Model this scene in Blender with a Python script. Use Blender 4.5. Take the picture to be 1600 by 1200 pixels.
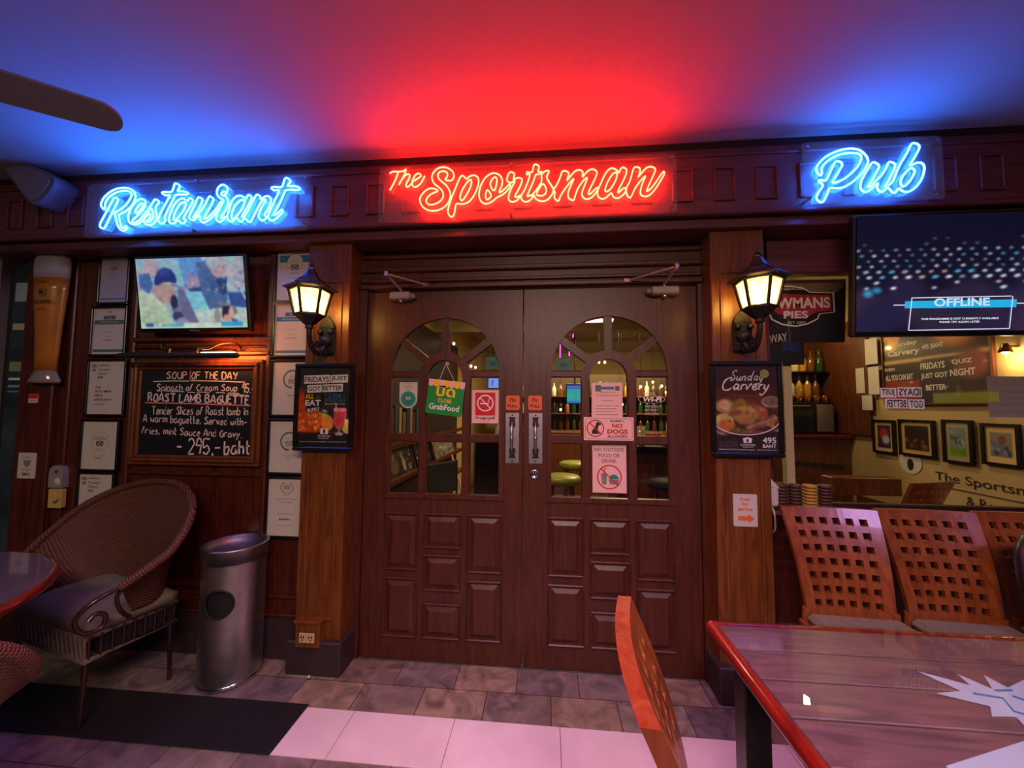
import bpy, math, random
import numpy as np
from mathutils import Vector, Matrix
from mathutils.geometry import tessellate_polygon

SC = bpy.context.scene
COL = SC.collection
for _o in list(bpy.data.objects):
    bpy.data.objects.remove(_o, do_unlink=True)
rnd = random.Random(7)
PI = math.pi
R = math.radians

# ------------------------------------------------------------------ camera
F_PX = 600.0
CAM = Vector((0.128, -2.137, 1.398))
YAW, PITCH, ROLL = R(5.1), R(3.4), R(0.33)
_fwd = Vector((-math.sin(YAW) * math.cos(PITCH), math.cos(YAW) * math.cos(PITCH), math.sin(PITCH)))
_r0 = Vector((math.cos(YAW), math.sin(YAW), 0))
_u0 = _r0.cross(_fwd)
_rt = _r0 * math.cos(ROLL) + _u0 * math.sin(ROLL)
_up = _u0 * math.cos(ROLL) - _r0 * math.sin(ROLL)
cd = bpy.data.cameras.new('camera')
cd.sensor_width = 36.0
cd.lens = 36.0 * F_PX / 1600.0
cd.clip_start = 0.02
cam = bpy.data.objects.new('camera', cd)
COL.objects.link(cam)
cam.matrix_world = Matrix(((_rt.x, _up.x, -_fwd.x, CAM.x), (_rt.y, _up.y, -_fwd.y, CAM.y), (_rt.z, _up.z, -_fwd.z, CAM.z), (0, 0, 0, 1)))
SC.camera = cam

def ray(px, py):
    return _fwd + _rt * ((px - 800) / F_PX) - _up * ((py - 600) / F_PX)
def at(px, py, Y):            # the point of the plane y=Y seen at that place of the photograph
    d = ray(px, py); return CAM + d * ((Y - CAM.y) / d.y)
def at_x(px, py, X):
    d = ray(px, py); return CAM + d * ((X - CAM.x) / d.x)
def at_z(px, py, Z):
    d = ray(px, py); return CAM + d * ((Z - CAM.z) / d.z)

# ------------------------------------------------------------------ world, exposure, large lights
SC.view_settings.view_transform = 'Standard'
SC.view_settings.look = 'None'
SC.view_settings.gamma = 1.0
SC.view_settings.use_curve_mapping = False
SC.view_settings.exposure = 0.0
SC.cycles.max_bounces = 8
SC.cycles.transparent_max_bounces = 12
SC.cycles.sample_clamp_indirect = 4.0
SC.cycles.caustics_reflective = False
SC.cycles.caustics_refractive = False
W = bpy.data.worlds.new('night'); SC.world = W; W.use_nodes = True
W.node_tree.nodes['Background'].inputs[0].default_value = (0.5, 0.36, 0.5, 1)
W.node_tree.nodes['Background'].inputs[1].default_value = 0.034

def area(name, loc, target, sx, sy, power, color, spread=PI):
    l = bpy.data.lights.new(name, 'AREA'); l.shape = 'RECTANGLE'; l.size = sx; l.size_y = sy
    l.energy = power; l.color = color; l.spread = spread
    o = bpy.data.objects.new(name, l); COL.objects.link(o); o.location = loc
    o.rotation_euler = (Vector(target) - Vector(loc)).to_track_quat('-Z', 'Y').to_euler()
    return o
def point(name, loc, power, color, r=0.03):
    l = bpy.data.lights.new(name, 'POINT'); l.energy = power; l.color = color; l.shadow_soft_size = r
    o = bpy.data.objects.new(name, l); COL.objects.link(o); o.location = loc
    return o
# unseen area lights added over the terrace to tint facade, tiles and table
area('terrace_fill', (0.3, -3.3, 2.68), (0.3, -3.0, 0), 1.6, 0.5, 104, (1.0, 0.69, 0.56))
area('terrace_fill', (0.2, -1.5, 2.68), (0.15, -0.9, 0), 0.4, 0.4, 10, (1.0, 0.55, 0.95), R(95))
area('terrace_fill', (-3.6, -2.6, 2.68), (-3.2, -2.2, 0), 0.5, 0.5, 14, (1.0, 0.80, 0.55))
area('terrace_fill', (2.3, -2.9, 2.68), (1.9, -1.6, 0), 0.8, 0.5, 20, (0.70, 0.42, 1.0), R(100))
# lamps of the bar room behind the doors and the window
area('bar_lamp', (-0.3, 1.3, 2.5), (-0.3, 1.3, 0), 0.4, 0.4, 15, (1.0, 0.74, 0.40))
area('bar_lamp', (1.2, 3.3, 2.5), (1.2, 3.3, 0), 0.6, 0.6, 60, (1.0, 0.74, 0.42))
area('bar_lamp', (2.3, 1.5, 2.58), (2.9, 1.2, 0.6), 0.12, 0.12, 10, (1.0, 0.76, 0.42))

# ------------------------------------------------------------------ materials
def lin(c):
    if isinstance(c, str):
        c = tuple(int(c[i:i + 2], 16) / 255 for i in (0, 2, 4))
    return tuple(((x + 0.055) / 1.055) ** 2.4 if x > 0.04045 else x / 12.92 for x in c[:3]) + (1,)
MATS = {}
def new_mat(name):
    m = bpy.data.materials.new(name); m.use_nodes = True
    nt = m.node_tree; b = nt.nodes['Principled BSDF']
    MATS[name] = m
    return m, nt, b
def flat(name, col, rough=0.5, metal=0.0, spec=0.5, noise=0.0, scale=40, bump=0.0, coat=0.0):
    m, nt, b = new_mat(name)
    c = lin(col)
    b.inputs['Base Color'].default_value = c
    b.inputs['Roughness'].default_value = rough
    b.inputs['Metallic'].default_value = metal
    b.inputs['Specular IOR Level'].default_value = spec
    b.inputs['Coat Weight'].default_value = coat
    if noise or bump:
        tc = nt.nodes.new('ShaderNodeTexCoord'); n = nt.nodes.new('ShaderNodeTexNoise')
        n.inputs['Scale'].default_value = scale; n.inputs['Detail'].default_value = 5
        nt.links.new(tc.outputs['Object'], n.inputs['Vector'])
        if noise:
            r = nt.nodes.new('ShaderNodeValToRGB')
            r.color_ramp.elements[0].position = 0.3; r.color_ramp.elements[1].position = 0.7
            r.color_ramp.elements[0].color = tuple(x * (1 - noise) for x in c[:3]) + (1,)
            r.color_ramp.elements[1].color = tuple(min(1, x * (1 + noise)) for x in c[:3]) + (1,)
            nt.links.new(n.outputs['Fac'], r.inputs['Fac']); nt.links.new(r.outputs['Color'], b.inputs['Base Color'])
        if bump:
            bp = nt.nodes.new('ShaderNodeBump'); bp.inputs['Strength'].default_value = bump; bp.inputs['Distance'].default_value = 0.004
            nt.links.new(n.outputs['Fac'], bp.inputs['Height']); nt.links.new(bp.outputs['Normal'], b.inputs['Normal'])
    return m
def wood(name, c0, c1, stretch=(14, 14, 1.2), rough=0.38, spec=0.5, coat=0.0):
    m, nt, b = new_mat(name)
    tc = nt.nodes.new('ShaderNodeTexCoord'); mp = nt.nodes.new('ShaderNodeMapping')
    mp.inputs['Scale'].default_value = stretch
    n = nt.nodes.new('ShaderNodeTexNoise'); n.inputs['Scale'].default_value = 3; n.inputs['Detail'].default_value = 8; n.inputs['Distortion'].default_value = 1.2
    r = nt.nodes.new('ShaderNodeValToRGB'); e = r.color_ramp.elements
    e[0].position = 0.32; e[1].position = 0.68; e[0].color = lin(c0); e[1].color = lin(c1)
    nt.links.new(tc.outputs['Object'], mp.inputs['Vector']); nt.links.new(mp.outputs['Vector'], n.inputs['Vector'])
    nt.links.new(n.outputs['Fac'], r.inputs['Fac']); nt.links.new(r.outputs['Color'], b.inputs['Base Color'])
    bp = nt.nodes.new('ShaderNodeBump'); bp.inputs['Strength'].default_value = 0.15; bp.inputs['Distance'].default_value = 0.002
    nt.links.new(n.outputs['Fac'], bp.inputs['Height']); nt.links.new(bp.outputs['Normal'], b.inputs['Normal'])
    b.inputs['Roughness'].default_value = rough; b.inputs['Specular IOR Level'].default_value = spec
    b.inputs['Coat Weight'].default_value = coat; b.inputs['Coat Roughness'].default_value = 0.08
    return m
def glow(name, rgb, strength=1.0):
    m = bpy.data.materials.new(name); m.use_nodes = True; nt = m.node_tree; nt.nodes.clear()
    o = nt.nodes.new('ShaderNodeOutputMaterial'); e = nt.nodes.new('ShaderNodeEmission')
    e.inputs[0].default_value = tuple(rgb) + (1,); e.inputs[1].default_value = strength
    nt.links.new(e.outputs[0], o.inputs[0]); MATS[name] = m
    return m
def glassy(name, tint=(1, 1, 1), rough=0.0, ior=1.45, base=0.0, smear=None):
    """thin pane: see-through with a Fresnel reflection"""
    m = bpy.data.materials.new(name); m.use_nodes = True; nt = m.node_tree; nt.nodes.clear()
    o = nt.nodes.new('ShaderNodeOutputMaterial'); t = nt.nodes.new('ShaderNodeBsdfTransparent'); g = nt.nodes.new('ShaderNodeBsdfGlossy')
    t.inputs[0].default_value = tuple(tint) + (1,); g.inputs['Roughness'].default_value = rough
    lw = nt.nodes.new('ShaderNodeLayerWeight'); lw.inputs['Blend'].default_value = 0.5
    mx = nt.nodes.new('ShaderNodeMixShader')
    pw = nt.nodes.new('ShaderNodeMath'); pw.operation = 'POWER'; pw.inputs[1].default_value = 5.0
    ma = nt.nodes.new('ShaderNodeMath'); ma.operation = 'MULTIPLY_ADD'; ma.inputs[1].default_value = 0.9; ma.inputs[2].default_value = 0.03 + base
    nt.links.new(lw.outputs['Facing'], pw.inputs[0]); nt.links.new(pw.outputs[0], ma.inputs[0]); fac = ma.outputs[0]
    nt.links.new(fac, mx.inputs[0]); nt.links.new(t.outputs[0], mx.inputs[1]); nt.links.new(g.outputs[0], mx.inputs[2])
    nt.links.new(mx.outputs[0], o.inputs[0]); MATS[name] = m
    return m
def painted(name, emit=0.0, rough=0.35, coat=0.0):
    m, nt, b = new_mat(name)
    a = nt.nodes.new('ShaderNodeAttribute'); a.attribute_name = 'Col'
    if emit:
        b.inputs['Base Color'].default_value = (0.01, 0.01, 0.012, 1)
        nt.links.new(a.outputs['Color'], b.inputs['Emission Color']); b.inputs['Emission Strength'].default_value = emit
        b.inputs['Roughness'].default_value = 0.15
    else:
        nt.links.new(a.outputs['Color'], b.inputs['Base Color']); b.inputs['Roughness'].default_value = rough
        b.inputs['Coat Weight'].default_value = coat
    return m

M_WALL = wood('panel_wood', '38140a', '5e2616', rough=0.36)
M_PILLAR = wood('pillar_wood', '55280f', '784419', rough=0.36)
M_DOOR = wood('door_wood', '3b180d', '552716', rough=0.4)
M_BEAM = wood('beam_wood', '52282e', '6a383f', stretch=(1.2, 14, 14), rough=0.42)
M_DARKTRIM = flat('dark_trim', '2a1210', 0.45, noise=0.25)
M_PLINTH = flat('plinth_paint', '35262a', 0.55, noise=0.2, scale=15)
M_CEIL = flat('ceiling_paint', '9d9a9a', 0.75, spec=0.2)
M_BLACK = flat('black_lacquer', '0d0b0c', 0.3)
M_MATTBLACK = flat('matt_black', '101012', 0.75, noise=0.2)
M_FRAME = flat('frame_black', '141110', 0.28)
M_IRON = flat('cast_iron', '23262a', 0.45, metal=0.5, noise=0.3, bump=0.4, scale=60)
M_STEEL = flat('brushed_steel', 'b8b4b4', 0.38, metal=1.0, noise=0.12, scale=25)
M_CHROME = flat('chrome', 'd8d8d8', 0.15, metal=1.0)
M_BRASS = flat('aged_brass', '8a6a3a', 0.3, metal=1.0)
M_PAPER = flat('paper', 'c9c0b2', 0.5)
M_PAPER_DIM = flat('paper_dim', 'a8a2a8', 0.5)
M_WHITE = flat('white_print', 'ebe6e2', 0.45)
M_INK = flat('black_print', '1a1614', 0.5)
M_GREY = flat('grey_print', '7d7772', 0.5)
M_GREENINK = flat('green_print', '4a6a5c', 0.5)
M_BLUEINK = flat('blue_print', '2f6f96', 0.5)
M_RED = flat('red_print', 'c01a1c', 0.4)
M_PINK = flat('pink_card', 'e8b8ac', 0.45)
M_ORANGE = flat('orange_card', 'd8622c', 0.4)
M_TEAL = flat('teal_print', '1f9c82', 0.4)
M_TEALDIM = flat('teal_card', '2c7d6a', 0.45)
M_GREEN = flat('green_card', '1d8f3c', 0.35)
M_YELLOW = flat('yellow_print', 'f0c41c', 0.4)
M_AMBER = flat('amber_beer', 'b5701e', 0.3, noise=0.12, scale=12, coat=0.5)
M_FOAM = flat('beer_foam', 'a9a1a8', 0.5)
M_CHALK = flat('chalk', 'e6d3c6', 0.9)
M_CHALKRED = flat('red_chalk', 'e07868', 0.9)
M_BOARD = flat('slate_board', '12141a', 0.4, noise=0.25, scale=8)
M_GLASS = glassy('clear_glass', (0.97, 0.97, 0.96))
M_ACRYLIC = glassy('clear_acrylic', (0.96, 0.96, 0.97), rough=0.04)
def haze_acrylic(m, amount):
    nt = m.node_tree; o = [n for n in nt.nodes if n.type == 'OUTPUT_MATERIAL'][0]; src = o.inputs[0].links[0].from_socket
    d = nt.nodes.new('ShaderNodeBsdfDiffuse'); d.inputs[0].default_value = (.8, .8, .8, 1)
    mx = nt.nodes.new('ShaderNodeMixShader'); mx.inputs[0].default_value = amount
    nt.links.new(src, mx.inputs[1]); nt.links.new(d.outputs[0], mx.inputs[2]); nt.links.new(mx.outputs[0], o.inputs[0])
haze_acrylic(M_ACRYLIC, 0.055)
M_PLASTIC_W = flat('white_plastic', 'bfb6ae', 0.4)
M_PLASTIC_G = flat('grey_plastic', '8d8588', 0.4)
M_WICKER = None
M_CUSHION = flat('grey_cushion', '746c58', 0.85, noise=0.15, scale=30, bump=0.2)
M_LATTICE = wood('red_brown_wood', '6e3416', '924e24', stretch=(10, 10, 1.5), rough=0.3, coat=0.3)
M_ORANGEWOOD = wood('orange_wood', '742c14', '8e4226', stretch=(10, 10, 1.5), rough=0.25, coat=0.4)
M_REDWOOD = wood('red_table_edge', '5a0d0c', '861a14', stretch=(8, 2, 8), rough=0.18, coat=0.7)
M_SCREEN = painted('lit_screen', emit=1.0)
M_PRINT = painted('printed_picture', rough=0.3, coat=0.3)

# ------------------------------------------------------------------ mesh building
ROOT = {}
class MB:
    """collects shapes in world coordinates, links them as one mesh"""
    def __init__(s, M=None):
        s.v = []; s.f = []; s.m = []; s.s = []; s.mats = []; s.M = M
    def add(s, vs, fs, mat, smooth=False):
        if mat not in s.mats: s.mats.append(mat)
        k = s.mats.index(mat); b = len(s.v)
        for p in vs:
            p = Vector(p); s.v.append(s.M @ p if s.M else p)
        for f in fs:
            s.f.append(tuple(i + b for i in f)); s.m.append(k); s.s.append(smooth)
        return s
    def box(s, x0, x1, y0, y1, z0, z1, mat, b=0.0):
        if x0 > x1: x0, x1 = x1, x0
        if y0 > y1: y0, y1 = y1, y0
        if z0 > z1: z0, z1 = z1, z0
        b = min(b, (x1 - x0) * .45, (y1 - y0) * .45, (z1 - z0) * .45)
        if b <= 0:
            vs = [(x, y, z) for x in (x0, x1) for y in (y0, y1) for z in (z0, z1)]
            fs = [(0, 1, 3, 2), (4, 6, 7, 5), (0, 4, 5, 1), (2, 3, 7, 6), (0, 2, 6, 4), (1, 5, 7, 3)]
            return s.add(vs, fs, mat)
        vs = []; idx = {}
        for ix, (xa, xd) in enumerate(((x0, b), (x1, -b))):
            for iy, (ya, yd) in enumerate(((y0, b), (y1, -b))):
                for iz, (za, zd) in enumerate(((z0, b), (z1, -b))):
                    for k, p in enumerate(((xa, ya + yd, za + zd), (xa + xd, ya, za + zd), (xa + xd, ya + yd, za))):
                        idx[ix, iy, iz, k] = len(vs); vs.append(p)
        g = lambda *a: idx[a]
        fs = [(g(0,0,0,0), g(0,0,1,0), g(0,1,1,0), g(0,1,0,0)), (g(1,0,0,0), g(1,1,0,0), g(1,1,1,0), g(1,0,1,0)),
              (g(0,0,0,1), g(1,0,0,1), g(1,0,1,1), g(0,0,1,1)), (g(0,1,0,1), g(0,1,1,1), g(1,1,1,1), g(1,1,0,1)),
              (g(0,0,0,2), g(0,1,0,2), g(1,1,0,2), g(1,0,0,2)), (g(0,0,1,2), g(1,0,1,2), g(1,1,1,2), g(0,1,1,2))]
        for i in (0, 1):
            for j in (0, 1):
                fs.append((g(i,j,0,0), g(i,j,1,0), g(i,j,1,1), g(i,j,0,1)))
                fs.append((g(i,0,j,0), g(i,1,j,0), g(i,1,j,2), g(i,0,j,2)))
                fs.append((g(0,i,j,1), g(1,i,j,1), g(1,i,j,2), g(0,i,j,2)))
                for k in (0, 1):
                    fs.append((g(i,j,k,0), g(i,j,k,1), g(i,j,k,2)))
        return s.add(vs, fs, mat)
    def tube(s, pts, r, mat, n=8, closed=False, caps=True, smooth=True):
        pts = [Vector(p) for p in pts]; N = len(pts)
        rs = r if isinstance(r, (list, tuple)) else [r] * N
        vs = []; fs = []; up = None
        for i, p in enumerate(pts):
            a = pts[i - 1] if (i or closed) else p; c = pts[(i + 1) % N] if (i < N - 1 or closed) else p
            t = (c - a)
            t = t.normalized() if t.length > 1e-9 else Vector((0, 0, 1))
            if up is None:
                up = Vector((0, 1, 0)) if abs(t.y) < 0.9 else Vector((1, 0, 0))
            u = (up - t * up.dot(t))
            u = u.normalized() if u.length > 1e-6 else t.orthogonal().normalized()
            up = u; w = t.cross(u)
            for k in range(n):
                q = 2 * PI * k / n
                vs.append(p + (u * math.cos(q) + w * math.sin(q)) * rs[i])
        for i in range(N if closed else N - 1):
            j = (i + 1) % N
            for k in range(n):
                l = (k + 1) % n
                fs.append((i * n + k, i * n + l, j * n + l, j * n + k))
        if caps and not closed:
            s.add(vs[:n], [tuple(range(n - 1, -1, -1))], mat); s.add(vs[-n:], [tuple(range(n))], mat)
        return s.add(vs, fs, mat, smooth)
    def cyl(s, p0, p1, r, mat, n=16, r1=None, smooth=True):
        return s.tube([p0, p1], [r, r if r1 is None else r1], mat, n, smooth=smooth)
    def lathe(s, prof, c, mat, n=24, smooth=True, phase=0.0, squash=(1, 1), caps=True):
        vs = []; fs = []; N = len(prof)
        for (r, z) in prof:
            for k in range(n):
                q = 2 * PI * k / n + phase
                vs.append((c[0] + r * math.cos(q) * squash[0], c[1] + r * math.sin(q) * squash[1], c[2] + z))
        for i in range(N - 1):
            for k in range(n):
                l = (k + 1) % n
                fs.append((i * n + k, i * n + l, (i + 1) * n + l, (i + 1) * n + k))
        if caps and prof[0][0] > 1e-4: s.add(vs[:n], [tuple(range(n - 1, -1, -1))], mat)
        if caps and prof[-1][0] > 1e-4: s.add(vs[-n:], [tuple(range(n))], mat)
        return s.add(vs, fs, mat, smooth)
    def prism(s, loops, y0, y1, mat, back=True):
        """closed outlines (x,z), first one outer, others holes, from y0 (front) to y1"""
        if not isinstance(loops[0][0], (list, tuple, Vector)): loops = [loops]
        L = [[Vector((p[0], p[1], 0)) for p in l] for l in loops]
        tris = tessellate_polygon(L)
        P = [p for l in L for p in l]; N = len(P)
        vs = [(p.x, y0, p.y) for p in P] + [(p.x, y1, p.y) for p in P]
        fs = []
        for t in tris:
            a, b, c = (P[i] for i in t)
            ccw = (b - a).cross(c - a).z > 0
            f = t if ccw else t[::-1]
            fs.append(tuple(f))
            if back: fs.append(tuple(i + N for i in f[::-1]))
        if y0 != y1:
            o = 0
            for l in L:
                n = len(l)
                ar = sum(l[i].x * l[(i + 1) % n].y - l[(i + 1) % n].x * l[i].y for i in range(n))
                for i in range(n):
                    j = (i + 1) % n
                    f = (o + i, o + i + N, o + j + N, o + j)
                    fs.append(f if ar > 0 else f[::-1])
                o += n
        return s.add(vs, fs, mat)
    def ball(s, c, r, mat, n=14, m=8, sc=(1, 1, 1)):
        vs = []; fs = []
        for i in range(m + 1):
            a = PI * i / m - PI / 2
            for k in range(n):
                q = 2 * PI * k / n
                vs.append((c[0] + r * sc[0] * math.cos(a) * math.cos(q), c[1] + r * sc[1] * math.cos(a) * math.sin(q), c[2] + r * sc[2] * math.sin(a)))
        for i in range(m):
            for k in range(n):
                l = (k + 1) % n
                fs.append((i * n + k, i * n + l, (i + 1) * n + l, (i + 1) * n + k))
        return s.add(vs, fs, mat, True)
    def text(s, body, x, z, y, mat, h=None, w=None, align='l', bold=0.0, mirror=False, rot=0.0, shear=0.0, xf=None):
        """flat lettering on the plane y; h is the height of the inked box, z its bottom"""
        vs, fs = glyphs(body, bold)
        if not len(vs): return s
        bw, bh = vs[:, 0].max(), vs[:, 1].max()
        sx = sy = None
        if h: sy = h / bh
        if w: sx = w / bw
        sx = sx or sy; sy = sy or sx
        q = vs * (sx, sy)
        q[:, 0] += shear * q[:, 1]
        if mirror: q[:, 0] = bw * sx - q[:, 0]
        if align == 'c': q[:, 0] -= bw * sx / 2
        if align == 'r': q[:, 0] -= bw * sx
        c, n = math.cos(rot), math.sin(rot)
        pts = []
        for a, b in q:
            X, Z = x + a * c - b * n, z + a * n + b * c
            pts.append(xf(X, Z) if xf else (X, y, Z))
        if mirror: fs = [f[::-1] for f in fs]
        return s.add(pts, fs, mat)
    def ribbon(s, pts, w, y, mat, closed=False):
        """flat stroke of half width w on the plane y through (x,z) points"""
        n = len(pts); vs = []; fs = []
        ws = w if isinstance(w, (list, tuple)) else [w] * n
        for i, p in enumerate(pts):
            a = pts[i - 1] if (i or closed) else p; c = pts[(i + 1) % n] if (i < n - 1 or closed) else p
            dx, dz = c[0] - a[0], c[1] - a[1]; L = math.hypot(dx, dz) or 1
            nx, nz = -dz / L * ws[i], dx / L * ws[i]
            vs += [(p[0] + nx, y, p[1] + nz), (p[0] - nx, y, p[1] - nz)]
        for i in range(n if closed else n - 1):
            j = (i + 1) % n
            fs.append((2 * i, 2 * i + 1, 2 * j + 1, 2 * j))
        return s.add(vs, fs, mat)
    def disc(s, x, z, y, r, mat, n=28, r0=0.0, rz=None):
        o = [(x + r * math.cos(2 * PI * k / n), z + (rz or r) * math.sin(2 * PI * k / n)) for k in range(n)]
        if r0:
            i = [(x + r0 * math.cos(2 * PI * k / n), z + (rz or r) * r0 / r * math.sin(2 * PI * k / n)) for k in range(n)]
            vs = [(a, y, b) for a, b in o + i]
            return s.add(vs, [(k, (k + 1) % n, n + (k + 1) % n, n + k) for k in range(n)], mat)
        return s.add([(a, y, b) for a, b in o], [tuple(range(n))], mat)
    def poly(s, pts, y, mat):
        return s.prism(list(pts), y, y, mat, back=False)
    def build(s, name, parent=None, label=None, cat=None, group=None, kind=None, origin=None):
        me = bpy.data.meshes.new(name)
        V = np.array([tuple(p) for p in s.v], dtype=float)
        if parent is not None:
            org = ROOT[parent.name]
        else:
            lo, hi = V.min(0), V.max(0)
            org = Vector(origin) if origin is not None else Vector(((lo[0] + hi[0]) / 2, (lo[1] + hi[1]) / 2, lo[2]))
        me.from_pydata((V - np.array(org)).tolist(), [], s.f)
        for m in s.mats: me.materials.append(m)
        me.polygons.foreach_set('material_index', s.m)
        me.polygons.foreach_set('use_smooth', s.s)
        me.update()
        o = bpy.data.objects.new(name, me); COL.objects.link(o)
        ROOT[o.name] = org
        if parent is not None: o.parent = parent
        else: o.location = org
        tag(o, label, cat, group, kind)
        return o

def tag(o, label=None, cat=None, group=None, kind=None):
    if label: o['label'] = label
    if cat: o['category'] = cat
    if group: o['group'] = group
    if kind: o['kind'] = kind
    return o
def thing(name, label, cat, loc, group=None):
    o = bpy.data.objects.new(name, None); COL.objects.link(o)
    o.location = loc; o.empty_display_size = 0.05
    ROOT[o.name] = Vector(loc)
    return tag(o, label, cat, group)
def copy_tree(o, parent=None):
    c = o.copy(); COL.objects.link(c)
    ROOT[c.name] = ROOT[o.name]
    if parent is not None: c.parent = parent
    for ch in list(o.children): copy_tree(ch, c)
    return c

_TXT = {}
def glyphs(body, bold=0.0):
    key = (body, bold)
    if key in _TXT: return _TXT[key]
    cu = bpy.data.curves.new('lettering', 'FONT'); cu.body = body; cu.size = 1.0; cu.resolution_u = 3; cu.offset = bold
    ob = bpy.data.objects.new('lettering', cu); COL.objects.link(ob)
    dg = bpy.context.evaluated_depsgraph_get(); dg.update()
    me = bpy.data.meshes.new_from_object(ob.evaluated_get(dg))
    v = np.array([(p.co.x, p.co.y) for p in me.vertices]).reshape(-1, 2)
    f = [tuple(p.vertices) for p in me.polygons]
    if len(v): v = v - v.min(0)
    bpy.data.objects.remove(ob, do_unlink=True); bpy.data.curves.remove(cu); bpy.data.meshes.remove(me)
    _TXT[key] = (v, f)
    return _TXT[key]

def smooth(pts, closed=False, k=5):
    """Catmull-Rom through the points"""
    P = [np.array(p, float) for p in pts]; n = len(P); out = []
    for i in range(n if closed else n - 1):
        p0 = P[i - 1] if (i or closed) else P[0]; p1 = P[i]; p2 = P[(i + 1) % n]
        p3 = P[(i + 2) % n] if (i < n - 2 or closed) else P[-1]
        for j in range(k):
            t = j / k
            out.append(0.5 * (2 * p1 + (p2 - p0) * t + (2 * p0 - 5 * p1 + 4 * p2 - p3) * t * t + (3 * p1 - p0 - 3 * p2 + p3) * t ** 3))
    if not closed: out.append(P[-1])
    return [tuple(q) for q in out]

# chalk handwriting: strokes on a 7 x 10 grid (base line 2, x-height 6, capitals 9)
HW = {'A': '023962 1454', 'B': '02093948473606 3654533202', 'C': '58381605132252', 'D': '02093957543202', 'E': '49090242 0636', 'F': '590902 0646', 
      'G': '583816051322525535', 'H': '0209 5259 0656', 'L': '090242', 'M': '0209346962', 'O': '391704132242545739', 'P': '02093948473606', 
      'R': '02093948473606 2652', 'S': '583918073644532203', 'T': '0969 3932', 'U': '0904132242545559', 'Y': '0936 6932', 'a': '4626150312324446 4652', 
      'b': '0902123244453605', 'c': '46261503123242', 'd': '4626150312324449 4942', 'e': '04444536261503123242', 'f': '48392802 0636', 
      'g': '4626150312324446 46413010', 'h': '0902 0526364542', 'i': '1612 1817', 'k': '0902 460442', 'l': '0902', 'm': '0602 05263532 35566562', 
      'n': '0602 0526364542', 'o': '261503123244453626', 'p': '0600 05364544321203', 'q': '4626150312324446 4640', 'r': '0602 052646', 
      's': '4616153443321202', 't': '19132232 0636', 'u': '0603123246 4642', 'v': '062246', 'w': '0612244256', 'y': '0623 46230010', 
      '2': '0819395746020252', '5': '590905365443321203', '9': '47391907063647 4732', '.': '1211', ',': '1301', '-': '0545', '|': '0a01', ' ': '', }
def handwrite(mb, body, x0, x1, z, h, y, mat, r=0.0028, slope=0.0, jit=0.35):
    """chalk strokes filling x0..x1, base line at z, capital height h"""
    adv = []; X = 0.0; items = []
    for ch in body:
        st = HW.get(ch, '')
        strokes = []
        for part in st.split(' ') if ch != ' ' else []:
            d = [int(c, 16) for c in part]
            p = [(d[i], d[i + 1]) for i in range(0, len(d) - 1, 2)]
            if p: strokes.append(p)
        wd = max([q[0] for s_ in strokes for q in s_], default=2) if strokes else 2.2
        items.append((X, strokes)); X += wd + 1.9
    sx = (x1 - x0) / max(X - 1.9, 1)
    sz = h / 7.0
    for X, strokes in items:
        dz = rnd.uniform(-.25, .25)
        for p in strokes:
            q = [(a + X + rnd.uniform(-jit, jit) * .6, b - 2 + dz + rnd.uniform(-jit, jit) * .5) for a, b in p]
            if len(q) == 1 or (len(q) == 2 and math.dist(q[0], q[1]) < 1): q = [q[0], (q[0][0] + .5, q[0][1] - .3)]
            if len(q) > 2: q = smooth(q, k=3)
            pts = [(x0 + a * sx, z + b * sz + slope * a * sx) for a, b in q]
            mb.ribbon(pts, [r * (0.8 + 0.4 * rnd.random()) for _ in pts], y, mat)

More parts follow.
